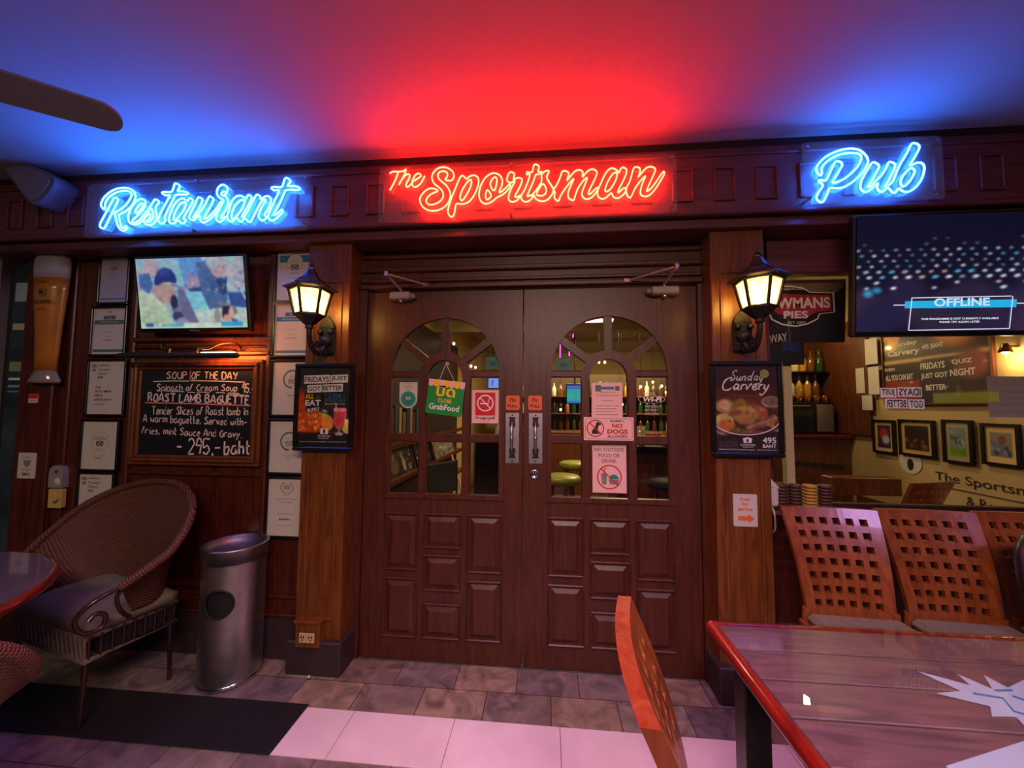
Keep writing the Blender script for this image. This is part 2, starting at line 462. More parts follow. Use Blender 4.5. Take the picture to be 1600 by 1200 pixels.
# painted pictures: a small raster kept as vertex colours
def hexc(c):
    return np.array([int(c[i:i + 2], 16) / 255 for i in (0, 2, 4)]) if isinstance(c, str) else np.array(c, float)
def raster(w, h, bg, ops, seed=1, blur=0):
    rs = np.random.RandomState(seed)
    yy, xx = np.mgrid[0:h, 0:w]; u = (xx + .5) / w; v = 1 - (yy + .5) / h
    A = np.ones((h, w, 3)) * hexc(bg)
    asp = w / h
    def blend(mask, col):
        nonlocal A
        A = A * (1 - mask[..., None]) + hexc(col) * mask[..., None]
    for op in ops:
        k = op[0]
        if k == 'e':
            _, cx, cy, rx, ry, col = op[:6]; soft = op[6] if len(op) > 6 else 0.15; rot = op[7] if len(op) > 7 else 0
            a, b = (u - cx), (v - cy); c_, s_ = math.cos(rot), math.sin(rot)
            a, b = a * c_ + b / asp * s_, -a * asp * s_ + b * c_
            d = np.sqrt((a / rx) ** 2 + (b / ry) ** 2)
            blend(np.clip((1 - d) / soft + .5, 0, 1), col)
        elif k == 'p':
            _, pts, col = op[:3]; al = op[3] if len(op) > 3 else 1.0
            ins = np.zeros((h, w), bool); n = len(pts)
            for i in range(n):
                x1, y1 = pts[i]; x2, y2 = pts[(i + 1) % n]
                if y1 == y2: continue
                ins ^= ((y1 > v) != (y2 > v)) & (u < (x2 - x1) * (v - y1) / (y2 - y1) + x1)
            blend(ins * al, col)
        elif k == 'l':
            _, x0, y0, x1, y1, wd, col = op[:7]
            dx, dy = x1 - x0, y1 - y0; t = np.clip(((u - x0) * dx + (v - y0) * dy) / (dx * dx + dy * dy + 1e-9), 0, 1)
            d = np.hypot(u - x0 - t * dx, v - y0 - t * dy)
            blend(np.clip((wd - d) / (wd * .5) + .5, 0, 1), col)
        elif k == 'n':
            A = A * (1 + op[1] * (rs.rand(h, w, 1) - .5))
        elif k == 'b':                       # blotches: many soft ellipses
            _, n, x0, x1, y0, y1, r0, r1, cols = op
            for _ in range(n):
                r_ = rs.uniform(r0, r1)
                cx, cy = rs.uniform(x0, x1), rs.uniform(y0, y1); c = cols[rs.randint(len(cols))]
                d = np.sqrt(((u - cx) / r_) ** 2 + ((v - cy) / (r_ * asp * rs.uniform(.5, 1.1))) ** 2)
                blend(np.clip((1 - d) / .5, 0, 1) * .9, c)
        elif k == 'v':                       # soft mottling
            g = rs.rand(op[2] + 1, op[2] + 1, 3) * .4 + rs.rand(op[2] + 1, op[2] + 1, 1) * .6
            a = u * (op[2] - .001); b = v * (op[2] - .001); i = a.astype(int); j = b.astype(int); fa = (a - i)[..., None]; fb = (b - j)[..., None]
            t = (g[j, i] * (1 - fa) + g[j, i + 1] * fa) * (1 - fb) + (g[j + 1, i] * (1 - fa) + g[j + 1, i + 1] * fa) * fb
            A = A * (1 + op[1] * (t - .5))
        elif k == 'g':
            _, c0, c1 = op; t = v[..., None]; A = hexc(c0) * (1 - t) + hexc(c1) * t
    if blur:
        for _ in range(blur):
            Q = np.pad(A, ((1, 1), (1, 1), (0, 0)), mode='edge'); A = (Q[:-2, 1:-1] + Q[2:, 1:-1] + Q[1:-1, :-2] + Q[1:-1, 2:] + 2 * A) / 6
    return np.clip(A, 0, 1)
def picture(name, A, x0, x1, z0, z1, y, mat, parent, M=None, xf=None, label=None):
    h, w = A.shape[:2]
    me = bpy.data.meshes.new(name)
    org = ROOT[parent.name]
    xs = np.linspace(x0, x1, w + 1); zs = np.linspace(z1, z0, h + 1)
    V = []
    for b in zs:
        for a in xs:
            p = Vector(xf(a, b)) if xf else Vector((a, y, b))
            if M: p = M @ p
            V.append(p - org)
    fs = []
    W1 = w + 1
    for i in range(h):
        for j in range(w):
            fs.append((i * W1 + j, (i + 1) * W1 + j, (i + 1) * W1 + j + 1, i * W1 + j + 1))
    me.from_pydata(V, [], fs)
    ca = me.color_attributes.new('Col', 'FLOAT_COLOR', 'POINT')
    P = np.pad(A, ((0, 1), (0, 1), (0, 0)), mode='edge')
    P = (P + np.roll(P, 1, 0) + np.roll(P, 1, 1) + np.roll(np.roll(P, 1, 0), 1, 1)) / 4
    P[0] = P[1]; P[:, 0] = P[:, 1]
    L = np.where(P > 0.04045, ((P + 0.055) / 1.055) ** 2.4, P / 12.92)
    ca.data.foreach_set('color', np.concatenate([L, np.ones((h + 1, w + 1, 1))], 2).ravel())
    me.materials.append(mat); me.update()
    o = bpy.data.objects.new(name, me); COL.objects.link(o); o.parent = parent
    ROOT[o.name] = org
    if label: o['label'] = label
    return o

NEON_RESTAURANT = [  # tube runs, millimetres (x,z) on the sign plane
    '-2342,2490 -2361,2511 -2358,2534 -2343,2561 -2312,2587 -2271,2605 -2225,2609 -2187,2601 -2160,2580 -2152,2553 -2160,2522 -2179,2495 -2207,2473 -2241,2457 -2247,2449 -2238,2420 -2225,2385 -2212,2376 -2200,2388 -2189,2379 -2203,2364 -2224,2365 -2246,2389 -2260,2425 -2271,2460 -2265,2472 -2237,2486 -2209,2508 -2186,2539 -2176,2565 -2185,2583 -2215,2591 -2249,2590 -2286,2578 -2318,2556 -2333,2533 -2337,2510 -2337,2492',
    '-2284,2551 -2271,2554 -2258,2544 -2263,2522 -2283,2480 -2308,2427 -2324,2392 -2338,2379 -2356,2389 -2359,2405 -2343,2440 -2317,2489 -2295,2532',
    '-2116,2539 -2090,2529 -2090,2496 -2111,2469 -2138,2439 -2159,2421 -2156,2405 -2132,2410 -2100,2438 -2074,2468 -2063,2467 -2076,2441 -2099,2419 -2122,2398 -2155,2396 -2179,2410 -2188,2441 -2182,2472 -2167,2503 -2144,2529',
    '-2106,2512 -2097,2504 -2112,2481 -2135,2459 -2146,2467 -2137,2490 -2118,2510',
    '-2029,2534 -2010,2525 -2007,2511 -2022,2493 -2022,2466 -2014,2438 -2017,2415 -2032,2395 -2056,2388 -2081,2397 -2093,2414 -2086,2437 -2068,2448 -2054,2448 -2053,2432 -2066,2417 -2076,2414 -2071,2406 -2049,2413 -2036,2435 -2041,2466 -2050,2482 -2060,2479 -2069,2468 -2059,2490 -2040,2521',
    '-1909,2619 -1888,2607 -1889,2591 -1896,2575 -1863,2572 -1834,2562 -1846,2553 -1903,2553 -1922,2527 -1947,2474 -1966,2429 -1959,2413 -1970,2398 -1982,2394 -2000,2407 -2003,2426 -1987,2464 -1962,2513 -1942,2552 -1968,2554 -1990,2567 -1982,2574 -1937,2572 -1924,2593 -1919,2614',
    '-1869,2532 -1844,2521 -1832,2519 -1820,2532 -1803,2518 -1810,2495 -1832,2458 -1852,2420 -1839,2408 -1844,2395 -1860,2390 -1875,2402 -1886,2410 -1901,2396 -1921,2392 -1939,2408 -1936,2439 -1923,2477 -1904,2511',
    '-1851,2509 -1843,2501 -1853,2466 -1875,2437 -1898,2411 -1910,2415 -1908,2446 -1890,2483 -1871,2506',
    '-1766,2534 -1747,2522 -1751,2496 -1773,2454 -1793,2425 -1785,2421 -1757,2450 -1731,2487 -1709,2532 -1695,2533 -1681,2519 -1687,2497 -1709,2456 -1729,2418 -1719,2412 -1688,2436 -1658,2469 -1638,2502 -1630,2498 -1642,2468 -1668,2435 -1698,2406 -1733,2390 -1752,2404 -1756,2429 -1771,2424 -1790,2407 -1811,2412 -1818,2429 -1806,2460 -1788,2497 -1775,2529',
    '-1629,2599 -1605,2585 -1601,2562 -1614,2539 -1605,2524 -1592,2500 -1598,2470 -1616,2437 -1631,2414 -1619,2412 -1606,2419 -1611,2406 -1638,2390 -1658,2408 -1656,2434 -1638,2472 -1622,2507 -1627,2517 -1645,2525 -1662,2549 -1660,2576 -1645,2594',
    '-1621,2562 -1611,2554 -1618,2539 -1630,2538 -1636,2550',
    '-1527,2533 -1502,2523 -1491,2515 -1477,2535 -1459,2521 -1466,2495 -1487,2458 -1509,2417 -1497,2410 -1500,2398 -1515,2387 -1532,2401 -1542,2411 -1566,2389 -1589,2401 -1594,2424 -1586,2454 -1576,2496 -1554,2525',
    '-1502,2508 -1497,2496 -1507,2466 -1529,2433 -1555,2404 -1567,2404 -1569,2435 -1555,2472 -1529,2501',
    '-1424,2533 -1408,2522 -1404,2506 -1377,2523 -1352,2516 -1347,2493 -1358,2456 -1380,2420 -1368,2410 -1375,2395 -1394,2389 -1411,2406 -1410,2432 -1394,2469 -1376,2502 -1396,2499 -1414,2470 -1435,2429 -1455,2389 -1468,2385 -1484,2399 -1497,2409 -1479,2442 -1457,2487 -1436,2526',
    '-1261,2619 -1241,2605 -1245,2590 -1252,2573 -1213,2572 -1185,2558 -1197,2549 -1260,2552 -1276,2524 -1301,2469 -1326,2425 -1326,2414 -1307,2424 -1284,2444 -1276,2436 -1291,2416 -1317,2393 -1340,2387 -1356,2400 -1360,2411 -1350,2441 -1325,2496 -1302,2550 -1332,2553 -1346,2565 -1337,2572 -1290,2570 -1279,2592 -1273,2612',
]
NEON_THE = [  # tube runs, millimetres (x,z) on the sign plane
    '-689,2615 -675,2624 -646,2623 -620,2624 -600,2635',
    '-644,2620 -656,2584 -673,2548 -686,2525',
    '-602,2631 -614,2596 -630,2568 -638,2552 -626,2575 -608,2598 -592,2607 -581,2601 -586,2580 -600,2552 -596,2537 -578,2547 -562,2566',
    '-562,2568 -539,2580 -521,2594 -529,2606 -547,2604 -563,2579 -568,2552 -553,2535 -527,2548 -510,2573 -501,2593',
]
NEON_SPORTSMAN = [  # tube runs, millimetres (x,z) on the sign plane
    '-380,2563 -359,2562 -347,2583 -354,2609 -378,2628 -407,2635 -435,2628 -456,2607 -463,2582 -452,2552 -426,2529 -408,2510 -401,2484 -411,2460 -436,2443 -468,2437 -489,2449 -488,2470 -469,2491 -440,2504 -431,2511 -448,2521 -473,2524 -498,2511 -519,2486 -524,2461 -511,2431 -482,2410 -449,2404 -414,2411 -385,2430 -368,2458 -363,2483 -369,2508 -387,2538 -409,2557 -427,2576 -431,2595 -421,2610 -399,2613 -381,2601 -384,2581 -393,2571',
    '-299,2584 -284,2569 -277,2566 -269,2576 -246,2584 -224,2574 -217,2552 -224,2516 -241,2477 -265,2446 -297,2433 -329,2437 -337,2417 -342,2385 -352,2369 -367,2375 -376,2397 -371,2425 -358,2468 -340,2514 -323,2557 -311,2580',
    '-260,2561 -254,2546 -263,2514 -283,2476 -301,2453 -311,2459 -312,2480 -298,2516 -277,2547',
    '-138,2590 -111,2579 -96,2555 -97,2527 -109,2495 -106,2486 -81,2505 -57,2529 -54,2519 -67,2497 -92,2475 -123,2460 -143,2443 -171,2430 -196,2437 -212,2461 -214,2493 -204,2532 -183,2567 -159,2585',
    '-131,2568 -123,2553 -127,2521 -137,2498 -151,2512 -157,2537 -144,2561',
    '-170,2502 -152,2472 -170,2452 -180,2463 -179,2488',
    '-51,2591 -33,2581 -37,2560 -37,2550 -16,2559 5,2551 2,2529 -16,2491 -31,2463 -19,2459 -3,2466 -19,2442 -43,2434 -62,2447 -60,2475 -47,2510 -31,2542 -54,2535 -71,2547 -70,2565 -61,2586',
    '73,2625 92,2612 86,2587 106,2584 91,2573 75,2570 60,2530 36,2474 33,2460 50,2465 65,2464 50,2442 26,2431 5,2444 2,2465 22,2503 45,2570 29,2574 31,2587 55,2585 63,2615',
    '132,2589 142,2583 130,2559 138,2537 155,2508 166,2486 155,2462 132,2437 105,2431 77,2444 67,2462 53,2460 63,2473 87,2504 104,2535 104,2567 115,2582',
    '110,2521 125,2502 127,2477 111,2461 87,2462 79,2473 91,2497',
    '219,2584 239,2574 239,2560 231,2534 250,2556 273,2580 297,2584 310,2571 308,2548 327,2570 354,2586 377,2574 377,2553 360,2516 338,2468 343,2457 363,2474 380,2490 383,2478 356,2443 329,2432 309,2445 306,2469 320,2507 332,2542 313,2529 286,2491 273,2457 266,2433 256,2430 239,2444 237,2469 249,2503 265,2540 246,2521 219,2487 202,2460 192,2436 185,2429 168,2447 172,2475 161,2483 178,2510 195,2545 206,2578',
    '454,2586 477,2573 487,2561 495,2579 506,2587 523,2576 522,2553 506,2516 484,2472 485,2459 505,2478 518,2480 521,2466 502,2443 478,2430 459,2438 449,2458 432,2443 409,2430 386,2441 383,2473 400,2514 410,2538 430,2572',
    '476,2561 476,2538 463,2507 443,2477 426,2467 419,2478 430,2512 447,2543 463,2560',
    '569,2586 588,2578 588,2557 580,2535 598,2556 621,2579 644,2583 662,2570 656,2546 639,2509 623,2472 622,2460 642,2475 665,2505 689,2541 702,2555 705,2544 691,2517 668,2480 642,2447 616,2433 593,2442 590,2463 600,2501 615,2537 594,2518 567,2482 551,2448 541,2431 528,2439 521,2460 520,2477 538,2511 549,2548 557,2576',
]
NEON_PUB = [  # tube runs, millimetres (x,z) on the sign plane
    '1420,2500 1405,2522 1407,2543 1423,2567 1452,2594 1495,2614 1533,2623 1568,2624 1599,2614 1623,2590 1633,2563 1625,2535 1603,2501 1577,2475 1548,2453 1516,2437 1487,2435 1459,2436 1450,2414 1439,2390 1428,2372 1416,2370 1403,2381 1400,2395 1410,2418 1427,2443 1428,2456 1414,2470 1417,2479 1440,2474 1451,2484 1465,2515 1479,2545 1489,2563 1499,2566 1514,2560 1519,2546 1508,2524 1490,2493 1474,2466 1479,2462 1501,2468 1530,2482 1560,2507 1586,2535 1601,2564 1604,2585 1592,2598 1567,2603 1532,2602 1497,2593 1461,2574 1438,2552 1428,2531 1428,2510',
    '1649,2550 1662,2551 1677,2539 1678,2525 1666,2502 1645,2464 1629,2439 1635,2434 1661,2460 1687,2487 1707,2517 1721,2548 1733,2550 1748,2539 1747,2522 1733,2491 1713,2454 1701,2434 1709,2432 1735,2457 1752,2497 1773,2541 1800,2585 1820,2626 1833,2636 1851,2629 1857,2613 1843,2583 1823,2549 1812,2532 1819,2530 1840,2540 1862,2538 1873,2519 1866,2481 1848,2444 1825,2418 1800,2404 1778,2406 1761,2420 1754,2418 1746,2404 1732,2403 1718,2422 1708,2423 1689,2409 1674,2413 1667,2429 1671,2449 1665,2446 1647,2430 1624,2412 1606,2414 1594,2432 1598,2460 1612,2490 1632,2524',
    '1824,2513 1831,2500 1820,2473 1802,2447 1783,2430 1771,2436 1769,2455 1779,2479 1799,2504 1815,2515',
]
# ------------------------------------------------------------------ the setting
def struct(mb, name, label, cat, parent=None):
    return mb.build(name, parent, label, cat, kind='structure')

def slate():
    m, nt, b = new_mat('slate_tiles')
    tc = nt.nodes.new('ShaderNodeTexCoord'); mp = nt.nodes.new('ShaderNodeMapping')
    mp.inputs['Location'].default_value = (0.02, 0.0, 0)
    br = nt.nodes.new('ShaderNodeTexBrick'); br.offset = 0.45; br.squash = 1.0
    for k, v in (('Scale', 1.0), ('Brick Width', 0.31), ('Row Height', 0.182), ('Mortar Size', 0.0022), ('Mortar Smooth', 0.3), ('Bias', 0.0)):
        br.inputs[k].default_value = v
    br.inputs['Color1'].default_value = (0, 0, 0, 1); br.inputs['Color2'].default_value = (1, 1, 1, 1); br.inputs['Mortar'].default_value = (0.5, 0.5, 0.5, 1)
    rp = nt.nodes.new('ShaderNodeValToRGB'); e = rp.color_ramp.elements
    e[0].position = 0.0; e[0].color = lin('6a6064'); e[1].position = 1.0; e[1].color = lin('8a7e76')
    for p, c in ((0.25, '80706a'), (0.45, '706468'), (0.65, '92806a'), (0.85, '7a6860')):
        q = e.new(p); q.color = lin(c)
    n = nt.nodes.new('ShaderNodeTexNoise'); n.inputs['Scale'].default_value = 7; n.inputs['Detail'].default_value = 8; n.inputs['Distortion'].default_value = 1.6
    mx = nt.nodes.new('ShaderNodeMix'); mx.data_type = 'RGBA'; mx.blend_type = 'OVERLAY'; mx.inputs[0].default_value = 0.5
    n2 = nt.nodes.new('ShaderNodeValToRGB'); n2.color_ramp.elements[0].position = .3; n2.color_ramp.elements[1].position = .72
    mo = nt.nodes.new('ShaderNodeMix'); mo.data_type = 'RGBA'; mo.inputs[7].default_value = lin('2a2426')
    L = nt.links.new
    L(tc.outputs['Object'], mp.inputs['Vector']); L(mp.outputs['Vector'], br.inputs['Vector']); L(br.outputs['Color'], rp.inputs['Fac'])
    L(tc.outputs['Object'], n.inputs['Vector']); L(n.outputs['Fac'], n2.inputs['Fac'])
    L(rp.outputs['Color'], mx.inputs[6]); L(n2.outputs['Color'], mx.inputs[7])
    L(br.outputs['Fac'], mo.inputs[0]); L(mx.outputs[2], mo.inputs[6]); L(mo.outputs[2], b.inputs['Base Color'])
    bp = nt.nodes.new('ShaderNodeBump'); bp.inputs['Strength'].default_value = 0.35; bp.inputs['Distance'].default_value = 0.004
    L(n.outputs['Fac'], bp.inputs['Height']); L(bp.outputs['Normal'], b.inputs['Normal'])
    b.inputs['Roughness'].default_value = 0.45
    return m
M_SLATE = slate()
M_MARBLE = flat('white_marble', 'e8d6da', 0.35, noise=0.08, scale=5)
f = MB(); f.add([(-7, -6.5, 0), (5, -6.5, 0), (5, 0.1, 0), (-7, 0.1, 0)], [(0, 1, 2, 3)], M_SLATE)
f.build('floor', None, 'slate tile floor of the terrace in front of the pub', 'floor', kind='structure', origin=(0, 0, 0))
f = MB()
for k in range(-1, 9):
    x0 = -0.958 + 0.215 if k == 0 else -0.743 + 0.4655 * (k - 1) + 0.4655
    a = -0.978 if k == -1 else -0.743 + 0.4655 * k
    b = -0.743 if k == -1 else a + 0.4655
    f.box(a + .0015, b - .0015, -0.605, -0.362, 0.0, 0.003, M_MARBLE)
struct(f, 'floor_band', 'band of pale marble tiles set into the slate floor', 'floor')
c = MB(); c.box(-7, 5.5, -6.5, -0.17, 2.745, 2.80, M_CEIL)
struct(c, 'ceiling', 'white painted terrace ceiling lit blue and red', 'ceiling')

# left wall with pilaster, mouldings
w = MB()
w.box(-3.10, -1.18, -0.03, 0.12, 0, 2.40, M_WALL)
w.box(-3.09, -2.86, -0.065, -0.02, 0, 2.40, M_WALL, .006)
for z0, z1, d in ((1.690, 1.715, .03), (1.735, 1.750, .02), (1.775, 1.800, .028), (2.30, 2.33, .02)):
    w.box(-2.36, -1.475, -0.03 - d, -0.02, z0, z1, M_WALL, .006)
for x in (-2.375, -1.50):
    w.box(x, x + .028, -0.052, -0.02, 0.34, 2.36, M_WALL, .006)
w.box(-2.36, -1.48, -0.05, -0.02, 0.36, 0.385, M_WALL, .006)
w.box(-2.36, -1.48, -0.045, -0.02, 0.985, 1.01, M_WALL, .006)
w.box(-2.80, -2.775, -0.045, -0.02, 0.34, 2.36, M_WALL, .006)
struct(w, 'wall_left', 'dark wood panelled wall left of the doors', 'wall')
b = MB()
b.box(-3.12, -1.2, -0.06, -0.02, 0, 0.235, M_PLINTH, .004); b.box(-3.12, -1.2, -0.075, -0.02, 0.235, 0.25, M_WALL, .004)
b.box(-2.84, -1.2, -0.05, -0.02, 0.32, 0.335, M_WALL, .004)
struct(b, 'baseboard_left', 'grey painted baseboard under the panelled wall', 'baseboard')

# pillars
def pillar(name, x0, x1, px0, px1, label, mould):
    p = MB()
    p.box(x0, x1, -0.13, 0.14, 0.16, 2.40, M_PILLAR, .004)
    a, c = mould
    for z0, z1 in ((0.30, 1.0), (1.10, 2.02)) if False else ((0.28, 2.08),):
        for q0, q1 in ((a, a + .014), (c - .014, c)):
            p.box(q0, q1, -0.138, -0.125, z0, z1, M_PILLAR, .004)
        p.box(a, c, -0.138, -0.125, z1, z1 + .016, M_PILLAR, .004); p.box(a, c, -0.138, -0.125, z0 - .016, z0, M_PILLAR, .004)
    p.box(px0, px1, -0.165, 0.13, 0, 0.17, M_PLINTH, .006)
    struct(p, name, label, 'pillar')
pillar('pillar_left', -1.205, -0.955, -1.228, -0.93, 'brown wood pillar left of the doors on a grey plinth', (-1.165, -0.995))
pillar('pillar_right', 0.965, 1.225, 0.945, 1.25, 'brown wood pillar right of the doors on a grey plinth', (1.005, 1.185))

# beam over the doors with square blocks
w = MB()
w.box(-7, 5, -0.20, 0.12, 2.362, 2.70, M_BEAM, .004)
w.box(-7, 5, -0.185, 0.12, 2.70, 2.76, M_DARKTRIM)
w.box(-7, 5, -0.222, -0.19, 2.352, 2.372, M_BEAM, .006)
w.box(-7, 5, -0.212, -0.19, 2.655, 2.668, M_BEAM, .004)
w.box(-3.2, 5, -0.17, 0.12, 2.305, 2.36, M_BEAM, .004)
x = -2.99
while x < 3.4:
    for q0, q1, z0, z1 in ((-.052, -.042, 2.435, 2.59), (.042, .052, 2.435, 2.59), (-.052, .052, 2.425, 2.437), (-.052, .052, 2.588, 2.60)):
        w.box(x + q0, x + q1, -0.212, -0.195, z0, z1, M_BEAM, .003)
    x += 0.2
struct(w, 'wall_fascia', 'dark wood beam over the doors carrying the neon signs', 'wall')

# lintel between the pillars
w = MB()
w.box(-0.96, 0.97, 0.0, 0.12, 2.072, 2.32, M_DOOR)
for z0, z1, d in ((2.075, 2.10, .03), (2.115, 2.135, .018), (2.175, 2.20, .03), (2.255, 2.275, .022)):
    w.box(-0.95, 0.965, -d, 0.01, z0, z1, M_DOOR, .005)
w.box(-0.955, -0.912, -0.01, 0.12, 0, 2.072, M_DOOR); w.box(0.942, 0.966, -0.01, 0.12, 0, 2.072, M_DOOR)
struct(w, 'trim_1', 'dark wood moulded lintel and jambs around the doors', 'door frame')

# ------------------------------------------------------------------ the two door leaves
def arc(cx, cz, r, a0, a1, n):
    return [(cx + r * math.cos(R(a0 + (a1 - a0) * k / n)), cz + r * math.sin(R(a0 + (a1 - a0) * k / n))) for k in range(n + 1)]
def door(name, x0, x1, cx, label):
    d = thing(name, label, 'door', ((x0 + x1) / 2, 0.0, 0.0)); d['kind'] = 'structure'
    hw = 0.326; zb, zs = 0.895, 1.59
    rim = [(cx + hw, zb)] + arc(cx, zs, hw, 0, 180, 28) + [(cx - hw, zb)]
    m = MB()
    m.prism([[(x0, 0.008), (x1, 0.008), (x1, 2.06), (x0, 2.06)], rim], 0.0, 0.045, M_DOOR)
    # moulding round the opening
    inner = [(cx + hw - .014, zb + .014)] + arc(cx, zs, hw - .014, 0, 180, 28) + [(cx - hw + .014, zb + .014)]
    outer = [(cx + hw + .012, zb - .012)] + arc(cx, zs, hw + .012, 0, 180, 28) + [(cx - hw - .012, zb - .012)]
    m.prism([outer, inner], -0.010, 0.02, M_DOOR)
    m.build('leaf', d)
    # glazing bars
    g = MB(); ir = 0.10; bw = .024
    for s in (-1, 1):
        xa = cx + s * .125
        g.box(xa - bw, xa + bw, -0.005, 0.034, zb, zs - .03, M_DOOR, .006)
        q0, q1 = (cx - hw, xa) if s < 0 else (xa, cx + hw)
        g.box(q0, q1, -0.003, 0.033, zs - .028, zs + .012, M_DOOR, .006)
    g.box(cx - hw, cx + hw, -0.0035, 0.0325, 1.196, 1.244, M_DOOR, .006)
    zc = 1.562
    ring_o = [(cx + .149, zs - .05)] + arc(cx, zc, .149, 0, 180, 20) + [(cx - .149, zs - .05)]
    ring_i = arc(cx, zc, .101, 180, 0, 20)
    g.prism(ring_o + [(cx - .101, zs - .05)] + ring_i + [(cx + .101, zs - .05)], -0.0062, 0.0345, M_DOOR)
    for a in (38, 90, 142):
        c_, s_ = math.cos(R(a)), math.sin(R(a)); n_ = (-s_ * .021, c_ * .021)
        r0, r1 = .135, .342
        zc2 = zc + (.0 if a == 90 else .012)
        g.prism([(cx + c_ * r0 + n_[0], zc2 + s_ * r0 + n_[1]), (cx + c_ * r0 - n_[0], zc2 + s_ * r0 - n_[1]), (cx + c_ * r1 - n_[0], zc2 + s_ * r1 - n_[1]), (cx + c_ * r1 + n_[0], zc2 + s_ * r1 + n_[1])][::-1], -0.0042, 0.0335, M_DOOR)
    g.build('glazing_bars', d)
    p = MB(); p.prism([rim], 0.018, 0.022, M_GLASS); p.build('glass_pane', d)
    cols = ((cx - .32, cx - .15, ((.50, .79), (.14, .435))), (cx - .095, cx + .095, ((.625, .79), (.395, .565), (.14, .305))), (cx + .15, cx + .32, ((.50, .79), (.14, .435))))
    for a, b_, rows in cols:
        for z0, z1 in rows:
            q = MB()
            for (u0, u1, v0, v1) in ((a - .012, b_ + .012, z0 - .014, z0), (a - .012, b_ + .012, z1, z1 + .014), (a - .012, a, z0, z1), (b_, b_ + .012, z0, z1)):
                q.box(u0, u1, -.012, .004, v0, v1, M_DOOR, .005)
            e = .03
            vs = [(a + .006, .001, z0 + .006), (b_ - .006, .001, z0 + .006), (b_ - .006, .001, z1 - .006), (a + .006, .001, z1 - .006),
                  (a + e, -.010, z0 + e), (b_ - e, -.010, z0 + e), (b_ - e, -.010, z1 - e), (a + e, -.010, z1 - e)]
            q.add(vs, [(4, 5, 6, 7), (0, 1, 5, 4), (1, 2, 6, 5), (2, 3, 7, 6), (3, 0, 4, 7)], M_DOOR)
            q.build('raised_panel', d)
    return d
D1 = door('door_1', -0.908, -0.004, -0.445, 'left door leaf with arched glazing and raised panels')
D2 = door('door_2', 0.004, 0.938, 0.467, 'right door leaf with arched glazing and raised panels')
for d, x0, x1 in ((D1, -0.099, -0.019), (D2, 0.030, 0.110)):
    p = MB(); xc = (x0 + x1) / 2
    p.box(x0, x1, -0.006, 0.002, 1.086, 1.366, M_STEEL, .003)
    for z in (1.10, 1.352): p.cyl((xc, -0.009, z), (xc, -0.004, z), .005, M_INK, 10)
    hp = p.build('handle_plate', d)
    h = MB()
    for z, t in ((1.315, 1), (1.145, -1)):   # dark ornamental ends
        h.prism([(xc - .018, z - .02 * t), (xc, z - .034 * t), (xc + .018, z - .02 * t), (xc + .013, z + .012 * t), (xc + .019, z + .026 * t), (xc - .019, z + .026 * t), (xc - .013, z + .012 * t)][::(1 if t > 0 else -1)], -0.014, -0.005, M_IRON)
    h.tube(smooth([(xc, -.012, 1.315), (xc, -.045, 1.285), (xc, -.052, 1.23), (xc, -.045, 1.18), (xc, -.012, 1.145)]), .007, M_STEEL)
    h.ball((xc, -.052, 1.23), .011, M_STEEL, 10, 6)
    h.build('pull_grip', hp)
k = MB(); k.lathe([(0.0, 0), (.026, 0), (.026, .004), (.018, .008), (.018, .005), (0, .005)], (0, 0, 0), M_CHROME, 20)
k.v = [Vector((0.065 + v.x, -0.002 - v.z, 1.03 + v.y)) for v in k.v]
k.box(.062, .068, -.0085, -.004, 1.022, 1.04, M_INK)
k.build('deadbolt_lock', D2)
s_ = MB(); s_.cyl((-0.001, -.004, .03), (-0.001, -.004, 1.02), .0028, M_BRASS, 8); s_.build('meeting_strip', D1)

# ------------------------------------------------------------------ window to the right and the dark shopfront to the left
w = MB()
M_BARLEDGE = wood('ledge_wood', '4a2614', '6a3a1e', stretch=(1.2, 14, 14))
w.box(1.22, 1.30, -0.02, 0.12, 0, 2.35, M_WALL)
w.box(1.22, 5, -0.03, 0.12, 0, 0.86, M_WALL)
w.box(1.22, 5, -0.07, 0.10, 0.86, 0.885, M_BARLEDGE, .006)
w.box(1.29, 5, -0.02, 0.10, 2.13, 2.36, M_BEAM)
w.box(1.29, 5, -0.035, 0.0, 2.11, 2.14, M_BEAM, .006)
struct(w, 'wall_right', 'dark wood wall and ledge around the pub window', 'wall')
w1 = thing('window_1', 'large pub window right of the doors showing the bar room', 'window', (2.6, 0.04, 0.885)); w1['kind'] = 'structure'
g = MB(); g.box(1.30, 4.8, 0.04, 0.046, 0.885, 2.12, M_GLASS); g.build('glass_pane', w1)
g = MB(); g.box(1.30, 4.8, 0.02, 0.06, 0.885, 0.91, M_DARKTRIM, .004); g.box(1.30, 1.325, 0.02, 0.06, 0.9, 2.12, M_DARKTRIM, .004); g.build('window_frame', w1)
M_DARKGLASS = flat('night_glass', '141a20', 0.12, spec=0.6, noise=0.5, scale=3)
w = MB()
w.box(-3.22, -3.10, -0.04, 0.12, 0, 2.40, flat('teal_glass', '2e3c44', .2, noise=.4, scale=6))
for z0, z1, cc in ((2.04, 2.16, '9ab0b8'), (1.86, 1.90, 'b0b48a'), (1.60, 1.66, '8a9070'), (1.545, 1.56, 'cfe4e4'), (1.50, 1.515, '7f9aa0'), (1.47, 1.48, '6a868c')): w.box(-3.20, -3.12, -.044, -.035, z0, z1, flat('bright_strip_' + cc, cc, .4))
w.box(-7, -3.22, 0.05, 0.12, 0, 2.40, flat('grey_shopfront', '5a666c', .3, noise=.4, scale=4))
for x in (-3.30, -3.42, -3.95): w.box(x, x + .045, -0.01, 0.06, 0, 2.38, M_PLASTIC_G if x == -3.42 else M_MATTBLACK, .004)
struct(w, 'wall_shopfront', 'dark glass shopfront beyond the beer glass plaque', 'wall')

